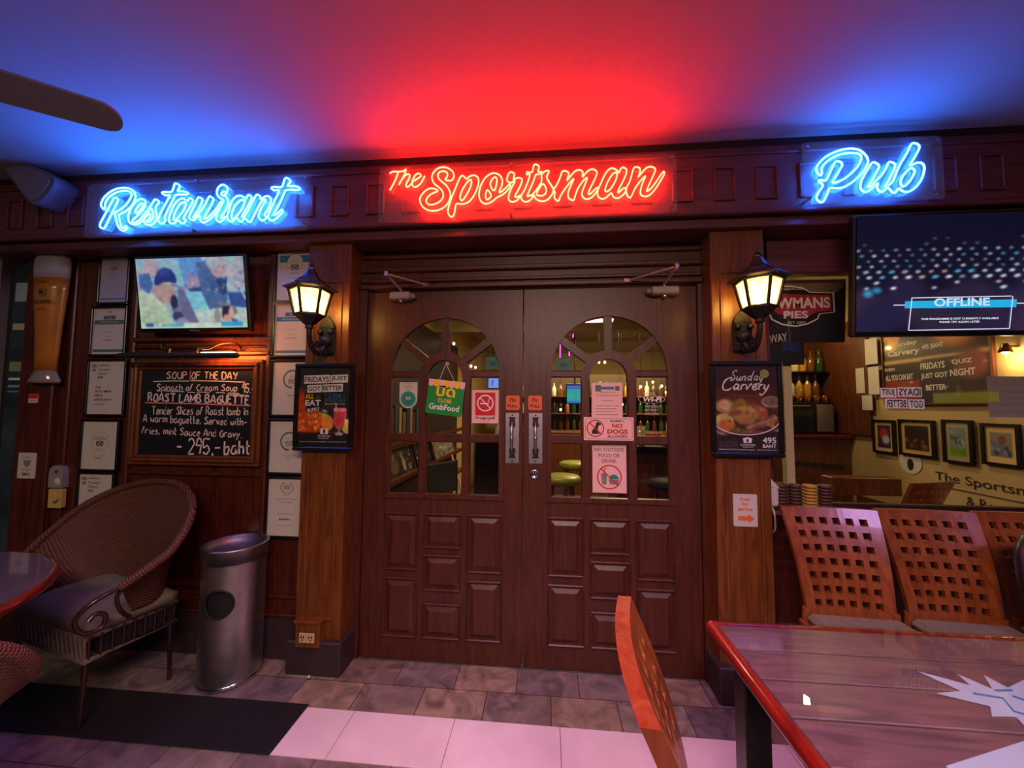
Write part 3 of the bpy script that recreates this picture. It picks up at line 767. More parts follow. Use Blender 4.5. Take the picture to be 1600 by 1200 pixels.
# ------------------------------------------------------------------ neon signs
M_NEON_B = glow('blue_neon', (0.9, 11.5, 78.0))
M_NEON_R = glow('red_neon', (112.0, 1.3, 0.5))
def mm(s): return [tuple(float(v) / 1000 for v in q.split(',')) for q in s.split()]
def neon(name, runs, closed, mat, box, screws, label, extra=None):
    x0, x1, z0, z1 = box
    t = thing(name, label, 'neon sign', ((x0 + x1) / 2, -0.20, z0))
    b = MB(); r = .02
    o = arc(x1 - r, z1 - r, r, 0, 90, 5) + arc(x0 + r, z1 - r, r, 90, 180, 5) + arc(x0 + r, z0 + r, r, 180, 270, 5) + arc(x1 - r, z0 + r, r, 270, 360, 5)
    b.prism(o, -0.246, -0.240, M_ACRYLIC); b.build('backboard', t)
    for run, cl in [(q, closed) for q in runs] + [(q, False) for q in (extra or [])]:
        m = MB(); P = smooth(mm(run), cl, 4)
        m.tube([(a, -0.258, c) for a, c in P], 0.0036, mat, 6, closed=cl)
        m.build('neon_tube', t)
    for sx, sz in screws:
        m = MB(); m.cyl((sx, -0.252, sz), (sx, -0.20, sz), .0065, M_CHROME, 12); m.build('standoff_screw', t)
neon('neon_sign', NEON_RESTAURANT, True, M_NEON_B, (-2.47, -1.135, 2.335, 2.648), [(-1.16, 2.372), (-1.16, 2.62), (-2.44, 2.372), (-2.44, 2.62), (-1.80, 2.355), (-1.80, 2.635)],
     'blue neon script sign reading Restaurant, leftmost of the three on the beam')
neon('neon_sign', NEON_SPORTSMAN, True, M_NEON_R, (-0.752, 0.768, 2.357, 2.655), [(-.735, 2.385), (-.735, 2.63), (.745, 2.385), (.745, 2.63), (-.05, 2.372), (-.05, 2.64)],
     'red neon script sign on the beam above the doors, middle of the three', NEON_THE)
neon('neon_sign', NEON_PUB, True, M_NEON_B, (1.352, 1.965, 2.37, 2.675), [(1.375, 2.395), (1.375, 2.65), (1.94, 2.395), (1.94, 2.65)],
     'blue neon script sign reading Pub, above the window and hanging TV')

# ------------------------------------------------------------------ wall lanterns
M_LANTERN_GLASS = None
def lantern_glass():
    m = bpy.data.materials.new('hammered_lantern_glass'); m.use_nodes = True; nt = m.node_tree; nt.nodes.clear()
    o = nt.nodes.new('ShaderNodeOutputMaterial'); tr = nt.nodes.new('ShaderNodeBsdfTranslucent'); t = nt.nodes.new('ShaderNodeBsdfTransparent'); mx = nt.nodes.new('ShaderNodeMixShader')
    tc = nt.nodes.new('ShaderNodeTexCoord'); v = nt.nodes.new('ShaderNodeTexVoronoi'); v.inputs['Scale'].default_value = 60
    r = nt.nodes.new('ShaderNodeValToRGB'); r.color_ramp.elements[0].position = 0.15; r.color_ramp.elements[1].position = 0.55
    r.color_ramp.elements[0].color = (1.0, 0.92, 0.62, 1); r.color_ramp.elements[1].color = (0.75, 0.58, 0.22, 1)
    nt.links.new(tc.outputs['Object'], v.inputs['Vector']); nt.links.new(v.outputs['Distance'], r.inputs['Fac']); nt.links.new(r.outputs['Color'], tr.inputs['Color'])
    nt.links.new(r.outputs['Color'], t.inputs['Color'])
    mx.inputs[0].default_value = 0.4
    nt.links.new(tr.outputs[0], mx.inputs[1]); nt.links.new(t.outputs[0], mx.inputs[2]); nt.links.new(mx.outputs[0], o.inputs[0])
    return m
M_LANTERN_GLASS = lantern_glass()
M_BULB = glow('lantern_bulb', (1.0, 0.72, 0.30), 60)
M_ROOFCOPPER = flat('painted_lantern_metal', '2c2a30', 0.35, metal=0.4, noise=0.2, bump=0.2)
def lantern(cx, label):
    t = thing('wall_lantern', label, 'lantern', (cx, -0.13, 1.66), 'wall lanterns beside the doors'); y = -0.30
    H = 6; ph = PI / 6
    p = MB()
    p.box(cx - .045, cx + .045, -.152, -.13, 1.675, 1.83, M_IRON, .012)
    p.prism([(cx - .045, 1.825), (cx + .045, 1.825), (cx + .035, 1.855), (cx, 1.895), (cx - .035, 1.855)], -.15, -.13, M_IRON)
    p.lathe([(.0, -.028), (.03, -.022), (.04, 0), (.03, .022), (0, .028)], (cx, -.15, 1.75), M_IRON, 12, squash=(1, .8))
    p.ball((cx - .03, -.155, 1.80), .017, M_IRON, 10, 6); p.ball((cx + .03, -.155, 1.80), .017, M_IRON, 10, 6); p.ball((cx, -.155, 1.69), .02, M_IRON, 10, 6)
    p.build('wall_plate', t)
    a = MB()
    a.tube([(cx,) + q for q in smooth([(-.15, 1.73), (-.19, 1.685), (-.235, 1.675), (-.275, 1.70), (-.297, 1.75), (y, 1.80)])], [.014] * 10 + [.013] * 10 + [.012] * 6, M_IRON, 8)
    a.tube([(cx,) + q for q in smooth([(-.262, 1.69), (-.245, 1.725), (-.225, 1.735), (-.215, 1.72), (-.228, 1.71)])], .006, M_IRON, 6)
    a.ball((cx, -.228, 1.712), .011, M_IRON, 8, 6)
    a.build('scroll_arm', t)
    c = MB()
    c.lathe([(.012, -.01), (.02, .0), (.018, .012), (.03, .02), (.066, .055), (.07, .062)], (cx, y, 1.795), M_IRON, H, False, ph)
    c.build('base_cup', t)
    f_ = MB()
    zb, zt, rb, rt = 1.857, 1.993, .068, .10
    for k in range(H):
        q = 2 * PI * k / H + ph
        f_.tube([(cx + rb * math.cos(q), y + rb * math.sin(q), zb), (cx + rt * math.cos(q), y + rt * math.sin(q), zt)], .0075, M_IRON, 6)
    f_.lathe([(rb - .004, -.004), (rb + .006, -.004), (rb + .006, .006), (rb - .004, .006), (rb - .004, -.004)], (cx, y, zb), M_IRON, H, False, ph, caps=False)
    f_.lathe([(rt - .006, -.016), (rt + .006, -.016), (rt + .008, .004), (rt - .004, .004), (rt - .006, -.016)], (cx, y, zt), M_IRON, H, False, ph, caps=False)
    f_.build('cage', t)
    for k in range(H):
        q0, q1 = 2 * PI * k / H + ph, 2 * PI * (k + 1) / H + ph
        g = MB(); e = .93
        P = [(cx + r_ * e * math.cos(q), y + r_ * e * math.sin(q), z) for r_, z, q in ((rb, zb, q0), (rb, zb, q1), (rt, zt, q1), (rt, zt, q0))]
        g.add(P, [(0, 1, 2, 3)], M_LANTERN_GLASS); g.build('glass_panel', t)
    r_ = MB()
    r_.lathe([(.098, -.012), (.130, .0), (.128, .006), (.085, .03), (.062, .038), (.064, .046), (.040, .066), (.022, .098), (.016, .104), (.017, .112), (.008, .118)], (cx, y, 1.993), M_ROOFCOPPER, H, False, ph)
    rf = r_.build('roof', t)
    n_ = MB(); n_.lathe([(.004, 0), (.012, .006), (.009, .016), (.005, .02), (.003, .03), (0, .036)], (cx, y, 2.109), M_IRON, 10); n_.build('finial', rf)
    b = MB(); b.lathe([(.0, -.03), (.014, -.022), (.02, .0), (.014, .024), (0, .036)], (cx, y, 1.905), M_BULB, 10); b.build('bulb', t)
    point('lantern_light', (cx, y, 1.925), 11, (1.0, 0.58, 0.22), .03)
lantern(-1.075, 'lit hexagonal wall lantern on the pillar left of the doors')
lantern(1.105, 'lit hexagonal wall lantern on the pillar right of the doors')
# ------------------------------------------------------------------ framed certificates left of the doors
def owl(mb, x, z, y, r, mat):
    for s in (-1, 1): mb.disc(x + s * r * .95, z, y, r, mat, 16, r * .62); mb.disc(x + s * r * .95, z, y, r * .3, mat, 10)
    mb.ribbon([(x - r * 1.9, z + r * .8), (x - r, z + r * 1.25), (x, z + r * 1.35), (x + r, z + r * 1.25), (x + r * 1.9, z + r * .8)], r * .16, y, mat)
def lines(mb, x, z, y, items, mat, align='c'):
    for body, dz, h, *rest in items:
        mb.text(body, x, z + dz, y, rest[0] if rest else mat, h=h, align=align)
def certificate(kind, x0, x1, z0, z1, label, paper=None):
    paper = paper or M_PAPER
    t = thing('framed_certificate', label, 'certificate', ((x0 + x1) / 2, -0.03, z0), 'award certificates hung on the panelled wall')
    f = MB(); e = .014; Y = -.05
    for q in ((x0 - e, x1 + e, z0 - e, z0), (x0 - e, x1 + e, z1, z1 + e), (x0 - e, x0, z0, z1), (x1, x1 + e, z0, z1)):
        f.box(q[0], q[1], Y - .004, -.028, q[2], q[3], M_FRAME, .003)
    f.build('frame', t)
    p = MB(); p.box(x0, x1, Y + .006, Y + .012, z0, z1, paper); sh = p.build('paper', t)
    y = Y + .0052; xc = (x0 + x1) / 2; w = x1 - x0; H = z1 - z0
    m = MB()
    if kind == 'crest':
        owl(m, xc - .005, z1 - .07, y, .012, M_GREY); m.disc(xc, z1 - .05, y, .02, M_GREY, 20, .017)
        lines(m, xc, z1, y, [("Certificate of", -.105, .009), ("Excellence", -.122, .009), ("The Sportsman Pub & Restaurant", -.175, .006), ("Bangkok, Thailand", -.19, .006)], M_GREY)
        m.box(x0 + .012, x1 - .012, y, y + .0005, z0 + .018, z0 + .026, M_BLUEINK)
    if kind in ('green_band', 'blue_band'):
        ink = M_GREENINK if kind == 'green_band' else M_BLUEINK; ink2 = ink
        for q in ((x0 + .008, x1 - .008, z1 - .009, z1 - .008), (x0 + .008, x0 + .009, z0 + .01, z1 - .008), (x1 - .009, x1 - .008, z0 + .01, z1 - .008)): m.box(q[0], q[1], y, y + .0004, q[2], q[3], ink)
        m.box(xc - .04, xc + .04, y, y + .0004, z1 - .068, z1 - .045, ink); m.box(x0 + .01, x1 - .01, y, y + .0005, z1 - .098, z1 - .072, ink)
        m.box(x0 + .01, x1 - .01, y, y + .0005, z0 + .014, z0 + .03, ink)
        m.text('TRAVELLERS CHOICE', xc, z1 - .09, y - .0004, M_PAPER, h=.009, align='c')
        m.text('2018', xc, z1 - .062, y - .0004, M_PAPER, h=.01, align='c'); owl(m, xc, z1 - .024, y, .006, M_GREY)
        lines(m, xc, z1, y, [("The Sportsman Pub", -.15, .008), ("Bangkok", -.178, .007), ("EXCELLENCE", -.20, .008, M_INK), ("2018", -.232, .006)], M_GREY)
    if kind == 'blue_circle':
        m.box(x0 + .012, x1 - .012, y, y + .0003, z1 - .06, z1 - .018, M_BLUEINK)
        m.disc(xc + .005, z1 - .062, y - .0006, .05, M_PAPER, 30); m.disc(xc + .005, z1 - .062, y - .0008, .05, M_GREY, 30, .0485)
        lines(m, xc + .005, z1, y - .001, [("Travellers'", -.045, .009), ("Choice", -.062, .011)], M_GREY); owl(m, xc + .005, z1 - .092, y - .001, .013, M_INK)
        lines(m, xc, z1, y, [("Tripadvisor", -.132, .012, M_INK), ("The Sportsman Pub & Restaurant", -.158, .007), ("Bangkok", -.19, .007)], M_GREY)
    if kind in ('travelers_2020', 'travelers_2022'):
        owl(m, x0 + .03, z1 - .03, y, .008, M_GREENINK); m.box(x0 + .018, x0 + .042, y, y + .0004, z1 - .062, z1 - .045, M_GREY)
        X = x0 + .056
        for q in (("Tripadvisor", -.034, .016, M_GREENINK), ("Travelers'", -.058, .016, M_GREENINK), ("Choice", -.082, .016, M_GREENINK), ("2020" if kind.endswith('20') else "2022", -.105, .014, M_INK),
                  ("THE", -.165, .014, M_INK), ("SPORTSMAN", -.19, .014, M_INK), ("PUB &", -.215, .014, M_INK), ("RESTAURANT", -.24, .014, M_INK), ("BANGKOK", -.266, .010, M_GREY)):
            m.text(q[0], X - (.01 if q[1] < -.12 else 0), z1 + q[1], y, q[3], h=q[2], bold=.01)
    if kind == 'circle_badge':
        m.disc(xc, z1 - .12, y, .058, M_GREY, 36, .0565); owl(m, xc, z1 - .135, y, .013, M_INK)
        lines(m, xc, z1, y, [("Certificate of", -.095, .007), ("EXCELLENCE", -.108, .010, M_INK), ("Tripadvisor", -.168, .009), ("The Sportsman Pub & Restaurant", -.208, .006), ("BANGKOK", -.222, .007, M_INK)], M_GREY)
    if kind in ('arc_badge', 'arc_badge_low'):
        c = (xc + .01, z1 - .10 - (.015 if kind.endswith('low') else 0))
        m.ribbon([(c[0] + .05 * math.cos(R(a)), c[1] + .05 * math.sin(R(a))) for a in range(60, 271, 10)], .0045, y, M_GREENINK)
        owl(m, c[0], c[1] - .015, y, .012, M_GREY)
        lines(m, c[0], c[1], y, [("2017", .012, .008), ("EXCELLENCE", -.042, .006), ("The Sportsman Pub & Restaurant", -.082, .006), ("BANGKOK" if kind == 'arc_badge' else "Bangkok", -.098, .007, M_INK), ("Thailand", -.114, .005)], M_GREY)
    if kind == 'laurel':
        c = (xc + .005, z1 - .05)
        for s in (-1, 1):
            for k in range(7):
                a = R(-80 + k * 22); px, pz = c[0] + s * .033 * math.cos(a), c[1] + .028 * math.sin(a)
                m.ribbon([(px, pz), (px + s * .010 * math.cos(a + .9), pz + .010 * math.sin(a + .9))], .003, y, M_GREY)
        owl(m, c[0], c[1], y, .010, M_GREY)
        lines(m, xc, z1, y, [("Tripadvisor", -.098, .008), ("Travelers' Choice Award", -.116, .009), ("Winner 2024", -.135, .010), ("The Sportsman Pub & Restaurant", -.20, .007, M_INK), ("Based on traveller reviews", -.262, .006), ("and ratings", -.275, .005)], M_GREY)
        for k in range(5): m.disc(xc - .03 + k * .0155, z1 - .226, y, .0062, M_TEALDIM, 14, .0 if k < 4 else .004)
    if m.v: m.build('printing', sh)
    if kind == 'travelers_2020':
        for sx, sz in ((x0 - .004, z0 - .008), (x1 + .004, z0 - .008), (x0 - .004, z1 + .008)):
            q = MB(); q.ball((sx, -.035, sz), .007, M_CHROME, 10, 6, (1, .9, 1)); q.build('mounting_stud', t)
certificate('crest', -2.612, -2.425, 2.022, 2.30, 'framed blue-tinted certificate left of the small TV, topmost of its column', M_PAPER_DIM)
certificate('green_band', -2.640, -2.422, 1.703, 1.985, 'framed certificate with dark green bands, second down left of the small TV')
certificate('travelers_2020', -2.642, -2.402, 1.340, 1.660, 'certificate dated 2020 in clear holder with studs, left of the chalkboard top')
certificate('circle_badge', -2.656, -2.424, 1.012, 1.296, 'framed certificate with a thin circle badge, left of the chalkboard bottom')
certificate('travelers_2022', -2.655, -2.435, 0.690, 0.983, 'certificate partly hidden behind the wicker chair back, lowest of its column')
certificate('blue_circle', -1.453, -1.245, 2.012, 2.300, 'framed certificate with blue header and round badge, behind the lantern top')
certificate('blue_band', -1.455, -1.250, 1.688, 1.986, 'framed certificate with blue bands, beside the lantern glass')
certificate('arc_badge', -1.451, -1.240, 1.346, 1.650, 'framed certificate half hidden by the upper edge of the Fridays poster')
certificate('arc_badge_low', -1.455, -1.240, 1.018, 1.308, 'framed certificate half hidden by the lower corner of the Fridays poster')
certificate('laurel', -1.450, -1.240, 0.663, 0.981, 'framed award with laurel wreath and dots, lowest of the column by the pillar')

# ------------------------------------------------------------------ small TV with a cricket crowd
t = thing('wall_tv', 'small wall TV showing spectators, a man in a navy cap', 'TV', (-1.91, -0.05, 1.83))
Mt = Matrix.Translation((-1.91, -0.10, 1.835)) @ Matrix.Rotation(R(8.5), 4, 'X')
m = MB(Mt); m.box(-.350, .350, 0, .035, -.012, .424, M_BLACK, .006); m.box(-.2, .2, .03, .055, .08, .36, M_MATTBLACK, .01); m.build('casing', t)
m = MB(Mt); m.box(-.03, .03, -.003, .01, -.011, -.002, M_CHROME, .001); m.build('badge', t)
m = MB(); m.box(-2.0, -1.82, -.06, -.03, 1.9, 2.2, M_MATTBLACK); m.build('wall_bracket', t)
crowd = raster(150, 92, '8fb4c6', [
    ('b', 40, 0, 1, .55, 1, .03, .09, ['b9a9b4', '8fb8c8', '9fa8c4', '5d86b8', 'a8c4c8']),
    ('p', [(.36, .95), (.5, .95), (.42, .5), (.44, .3), (.36, .3)], '86bccc'), ('p', [(.4, 1), (.62, 1), (.62, .7), (.45, .55)], '5f92d2'),
    ('e', .14, .86, .07, .13, 'b79fb0'), ('p', [(.02, .78), (.12, .8), (.15, .62), (.1, .5), (.02, .6)], '4468a8'),
    ('p', [(.45, .45), (.62, .55), (.66, .3), (.62, .25), (.48, .28)], '7fd0e0'), ('e', .5, .36, .10, .17, '7ac6dc'),
    ('p', [(.44, .25), (1, .3), (1, 0), (.5, 0)], 'b9cfc4'), ('p', [(.44, .62), (.60, .60), (.62, .52), (.5, .52)], '35417c'), ('p', [(.5, .8), (.62, .7), (.58, .58), (.45, .56)], '9d87a6'),
    ('p', [(.56, .92), (.72, .98), (.80, .72), (.84, .5), (.82, .3), (.66, .26), (.60, .5)], '48679c'), ('p', [(.66, .7), (.8, .62), (.78, .48), (.70, .55)], '3a5590'), ('e', .76, .86, .065, .15, 'bb9aa2'), ('e', .72, .93, .06, .1, 'a9b6c0', .4),
    ('p', [(.74, .68), (.84, .72), (.83, .5), (.79, .45)], '2b3d72'), ('p', [(.84, .5), (1, .5), (1, .28), (.86, .3)], '34549a'), ('e', .95, .78, .05, .22, 'a9a4b4'), ('l', .93, .65, 1, .4, .008, 'c8c8d8'),
    ('p', [(.72, .4), (.9, .3), (.92, .2), (.88, .18), (.74, .32)], '77738c'), ('p', [(.78, .3), (.86, .3), (.86, .12), (.77, .12)], '2a2440'), ('e', .86, .2, .025, .1, 'd4a88c'), ('e', .82, .13, .04, .06, 'd0a184'), ('p', [(.86, .14), (.92, .1), (.92, .06), (.86, .06)], '3f62a8'),
    ('e', .73, .16, .03, .11, '8f8f8a'),
    ('p', [(.02, .56), (.1, .5), (.25, .35), (.3, .1), (.3, .03), (0, .03), (0, .5)], 'b4c6ac'), ('e', .10, .12, .07, .13, 'a8bca2'), ('p', [(.1, .5), (.13, .5), (.25, .28), (.23, .25)], 'cdd6c0'),
    ('p', [(.37, .56), (.43, .56), (.56, .06), (.44, .06), (.38, .3)], '6b6a94'), ('p', [(.30, .35), (.37, .38), (.44, .08), (.33, .1)], '6e6f92'), ('e', .36, .17, .05, .07, '3b3760'), ('e', .40, .10, .06, .05, '8f93b0'),
    ('p', [(.12, .55), (.2, .68), (.33, .62), (.36, .5), (.3, .36), (.22, .36)], 'ae8f92'), ('e', .27, .52, .08, .12, 'b39693'), ('e', .335, .38, .035, .1, '2e2a50'),
    ('p', [(.155, .63), (.17, .74), (.21, .83), (.27, .87), (.33, .84), (.365, .76), (.375, .67), (.36, .64), (.30, .665), (.24, .66), (.2, .62)], '26337e'), ('e', .25, .80, .05, .05, '3a489a', 1.2), ('l', .27, .86, .26, .67, .003, '1c2660'), ('p', [(.31, .65), (.42, .6), (.45, .56), (.40, .555), (.34, .6)], '7d7ba6'),
    ('p', [(0, .0), (1, .0), (1, .06), (0, .06)], 'c3d6c8'), ('p', [(.05, .02), (.12, .02), (.12, .075), (.05, .075)], '3d5aa4'), ('p', [(.2, .02), (.41, .02), (.41, .07), (.2, .07)], '58b4bc'), ('p', [(.41, .01), (.76, .01), (.76, .08), (.41, .08)], 'cfdacb'), ('p', [(.76, .02), (.96, .02), (.96, .09), (.76, .09)], '2f9fd8'),
    ('b', 50, .5, 1, .5, 1, .006, .02, ['a8b4c8', '5a78a8', 'c8b4b0', '7fb0c4']), ('b', 24, 0, .3, .03, .5, .01, .03, ['bccbb4', 'a4b69e']), ('v', .3, 34), ('n', .10)], 3, 2) * .9
picture('screen', crowd, -.334, .334, .010, .408, -.0015, M_SCREEN, t, Mt)
# glow of the screen on the wall comes from the screen itself

# ------------------------------------------------------------------ chalkboard and its picture light
t = thing('chalkboard', 'framed chalkboard menu with soup of the day and roast lamb baguette', 'chalkboard', (-1.92, -0.03, 1.06))
x0, x1, z0, z1 = -2.335, -1.510, 1.046, 1.664
f = MB()
for k, (e0, e1, d) in enumerate(((0, .022, .03), (.022, .04, .045), (.04, .058, .032))):
    for q in ((x0 + e0, x1 - e0, z0 + e0, z0 + e1), (x0 + e0, x1 - e0, z1 - e1, z1 - e0), (x0 + e0, x0 + e1, z0 + e1, z1 - e1), (x1 - e1, x1 - e0, z0 + e1, z1 - e1)):
        f.box(q[0], q[1], -.03 - d, -.028, q[2], q[3], M_PILLAR, .005)
f.build('frame', t)
b = MB(); b.box(x0 + .055, x1 - .055, -.048, -.03, z0 + .05, z1 - .055, M_BOARD); bo = b.build('slate_panel', t)
y = -.0492; k = MB()
LX = lambda p: x0 + (p / 1482 * 210 + 200 - 208) / 200 * (x1 - x0)
def bx(p, q):    # place on the board of a spot of the photographed board
    a = at(200 + p / 7.057, 560 + q / 7.057, y); return a.x, a.z
for body, (a, q0), (c, q1), h, r, mat in (
    ('SOUP', (425, 220), (640, 222), .040, .0030, M_CHALK), ('|', (684, 232), (688, 232), .052, .0022, M_CHALKRED), ('OF THE DAY', (700, 224), (1205, 228), .040, .0032, M_CHALK),
    ('Spinach of Cream Soup', (318, 352), (1200, 356), .038, .0028, M_CHALK), ('95.-', (1265, 372), (1385, 376), .050, .0032, M_CHALK),
    ('ROAST LAMB BAGUETTE', (222, 468), (1330, 505), .046, .0042, M_CHALK),
    ('Tender Slices of Roast lamb in', (262, 612), (1320, 626), .046, .0027, M_CHALK), ('A warm baguette, Served with-', (166, 694), (1308, 742), .042, .0027, M_CHALK),
    ('fries, mint Sauce And Gravy.', (150, 826), (1250, 872), .040, .0027, M_CHALK), ('- 295.-', (535, 1050), (1010, 1052), .086, .0046, M_CHALK), ('baht', (1060, 1055), (1335, 1056), .076, .0048, M_CHALK)):
    A, B = bx(a, q0), bx(c, q1)
    handwrite(k, body, A[0], B[0], A[1], h, y, mat, r, (B[1] - A[1]) / max(B[0] - A[0], .01))
for (a, q0), (c, q1), r, mat in (((280, 255), (675, 250), .003, M_CHALK), ((690, 245), (1290, 262), .003, M_CHALK), ((190, 488), (1350, 522), .0035, M_CHALKRED), ((320, 360), (470, 362), .002, M_CHALK), ((480, 366), (620, 368), .002, M_CHALK), ((655, 376), (740, 378), .0025, M_CHALK), ((760, 372), (900, 378), .0022, M_CHALK), ((970, 378), (1070, 382), .0025, M_CHALK), ((1100, 384), (1225, 388), .0025, M_CHALK), ((1090, 400), (1330, 410), .0028, M_CHALK)):
    A, B = bx(a, q0), bx(c, q1); k.ribbon([A, ((A[0] + B[0]) / 2, (A[1] + B[1]) / 2 + .002), B], r, y, mat)
k.build('chalk_writing', bo)

t = thing('picture_light', 'dark tubular picture light on curved brass arms above the chalkboard', 'lamp', (-1.95, -0.03, 1.66))
m = MB(); m.cyl((-2.285, -.175, 1.675), (-1.575, -.175, 1.672), .0155, M_IRON, 14); m.ball((-2.285, -.175, 1.675), .0155, M_IRON, 10, 6); m.ball((-1.575, -.175, 1.672), .0155, M_IRON, 10, 6); m.build('lamp_tube', t)
for sx, s in ((-2.13, 1), (-1.66, -1)):
    a = MB()
    a.tube(smooth([(sx, -.035, 1.715), (sx + .0 * s, -.08, 1.755), (sx + .05 * s, -.13, 1.745), (sx + .09 * s, -.16, 1.715), (sx + .15 * s, -.17, 1.712)]), .006, M_BRASS, 8)
    a.ball((sx, -.036, 1.71), .014, M_BRASS, 10, 6)
    a.cyl((sx + .15 * s, -.17, 1.712), (sx + .15 * s, -.174, 1.68), .006, M_BRASS, 8)
    a.build('arm', t)
m = MB(); m.box(-2.10, -1.70, -.055, -.028, 1.705, 1.725, M_IRON, .004); m.build('wall_bar', t)
m = MB(); m.cyl((-1.80, -.158, 1.69), (-1.60, -.158, 1.69), .004, glow('picture_light_bulb', (1.0, 0.30, 0.05), 45), 8); m.build('bulb', t)
area('picture_light_glow', (-1.70, -.150, 1.70), (-1.68, -.03, 1.72), .22, .03, 1.7, (1.0, 0.25, 0.04))

# ------------------------------------------------------------------ beer glass plaque, cards and switches on the left pilaster
t = thing('beer_glass_plaque', 'tall wall plaque shaped like a wheat beer glass with foam', 'plaque', (-2.91, -0.065, 1.5))
def half_lathe(name, prof, c, mat, parent, n=16):
    m = MB(); vs = []; fs = []
    for (r, z) in prof:
        for k in range(n + 1):
            q = PI + PI * k / n
            vs.append((c[0] + r * math.cos(q), c[1] + .45 * r * math.sin(q), z))
    N = n + 1
    for i in range(len(prof) - 1):
        for k in range(n): fs.append((i * N + k, i * N + k + 1, (i + 1) * N + k + 1, (i + 1) * N + k))
        fs.append((i * N + n, i * N, (i + 1) * N, (i + 1) * N + n))
    fs.append(tuple(range(n, -1, -1))); fs.append(tuple(range((len(prof) - 1) * N, len(prof) * N)))
    m.add(vs, fs, mat, True); return m.build(name, parent)
cx = -2.905
half_lathe('glass_foot', [(.105, 1.525), (.105, 1.545), (.085, 1.575), (.074, 1.60)], (cx, -.066), flat('plaque_glass', '8f8078', 0.15, coat=0.6), t)
half_lathe('beer_body', [(.074, 1.60), (.078, 1.70), (.088, 1.84), (.102, 1.98), (.114, 2.10), (.118, 2.165)], (cx, -.066), M_AMBER, t)
half_lathe('foam_head', [(.118, 2.165), (.122, 2.22), (.121, 2.28), (.112, 2.31), (.088, 2.322)], (cx, -.066), M_FOAM, t)
m = MB(); yb = -.122
m.disc(cx, 2.075, yb, .028, M_GREY, 24, .021); m.disc(cx, 2.072, yb, .012, M_INK, 14)
m.text('PAULANER', cx, 2.005, yb - .002, M_INK, h=.02, w=.14, align='c', bold=.015)
m.text('WEISSBIER', cx, 2.13, yb - .002, M_INK, h=.011, align='c'); m.text('MÜNCHEN', cx, 1.965, yb + .003, M_INK, h=.011, align='c')
m.build('lettering', t)

def card(name, label, cat, x0, x1, z0, z1, y, mat, thick=.004, r=.006):
    t = thing(name, label, cat, ((x0 + x1) / 2, y, z0))
    m = MB(); o = arc(x1 - r, z1 - r, r, 0, 90, 4) + arc(x0 + r, z1 - r, r, 90, 180, 4) + arc(x0 + r, z0 + r, r, 180, 270, 4) + arc(x1 - r, z0 + r, r, 270, 360, 4)
    m.prism(o, y - thick, y, mat); m.build('card', t)
    return t
t = card('sticker', 'small red and white sticker on the pilaster under the beer glass plaque', 'sticker', -3.012, -2.948, 1.405, 1.458, -.066, M_PINK, .002, .002)
m = MB(); m.box(-3.01, -2.95, -.0688, -.0682, 1.432, 1.456, M_RED); m.text('PUSH', -2.98, 1.414, -.0686, M_INK, h=.010, align='c'); m.build('printing', t)
t = card('notice_card', 'cream card with a small drawing on the left pilaster', 'card', -3.045, -2.925, 0.952, 1.105, -.066, M_PAPER)
m = MB(); y = -.0708
m.text('CCTV', -2.985, 1.07, y, M_GREY, h=.014, align='c'); m.poly([(-3.01, 1.06), (-2.955, 1.06), (-2.965, 1.03), (-2.985, 1.018), (-3.0, 1.03)], y, M_GREY); m.text('24 hours', -2.985, 1.0, y, M_GREY, h=.012, align='c'); m.text('SMILE', -2.985, .97, y, M_INK, h=.016, align='c', bold=.02); m.build('printing', t)
t = thing('door_bell', 'grey rounded doorbell button above the yellow card', 'doorbell', (-2.795, -.045, .898))
m = MB(); r = .045
m.prism(arc(-2.795, .985, .047, 0, 180, 12) + [(-2.842, .90), (-2.748, .90)], -.062, -.03, M_PLASTIC_G); m.build('housing', t)
m = MB(); m.lathe([(0, .006), (.02, .004), (.024, 0)][::-1], (0, 0, 0), M_PLASTIC_W, 14); m.v = [Vector((-2.785 + v.x, -.062 - v.z, .935 + v.y)) for v in m.v]; m.build('button', t); m = MB(); m.ball((-2.79, -.063, .995), .008, M_INK, 8, 5); m.build('lens', t)
t = card('notice_card', 'small tilted yellow card with a green leaf under the doorbell', 'card', -2.83, -2.738, 0.782, 0.893, -.045, flat('yellow_card', 'caa45a', .4), .02)
m = MB(); m.poly([(-2.80, .815), (-2.775, .83), (-2.752, .838), (-2.762, .818), (-2.785, .805)], -.0665, M_TEALDIM); m.poly([(-2.79, .87), (-2.775, .868), (-2.78, .86)], -.0665, M_WHITE); m.build('printing', t)

# wedge loudspeaker in the corner under the ceiling
t = thing('corner_speaker', 'wedge shaped loudspeaker washed blue under the ceiling, left of the Restaurant sign', 'speaker', (-2.76, -0.2, 2.50))
m = MB(); o = smooth([(-2.93, 2.735), (-2.80, 2.745), (-2.66, 2.70), (-2.595, 2.655), (-2.60, 2.60), (-2.66, 2.53), (-2.70, 2.505), (-2.74, 2.525), (-2.83, 2.62), (-2.90, 2.70)], True, 3)[::-1]
m.prism(o, -.31, -.2, flat('speaker_shell', '5a5862', .6)); m.build('shell', t)
m = MB(); c0 = (-2.75, 2.64); m.prism([(c0[0] + (a - c0[0]) * .82, c0[1] + (b - c0[1]) * .82) for a, b in o], -.316, -.309, flat('speaker_grille', '6c6a76', .8, noise=.3, scale=300)); m.build('grille', t)

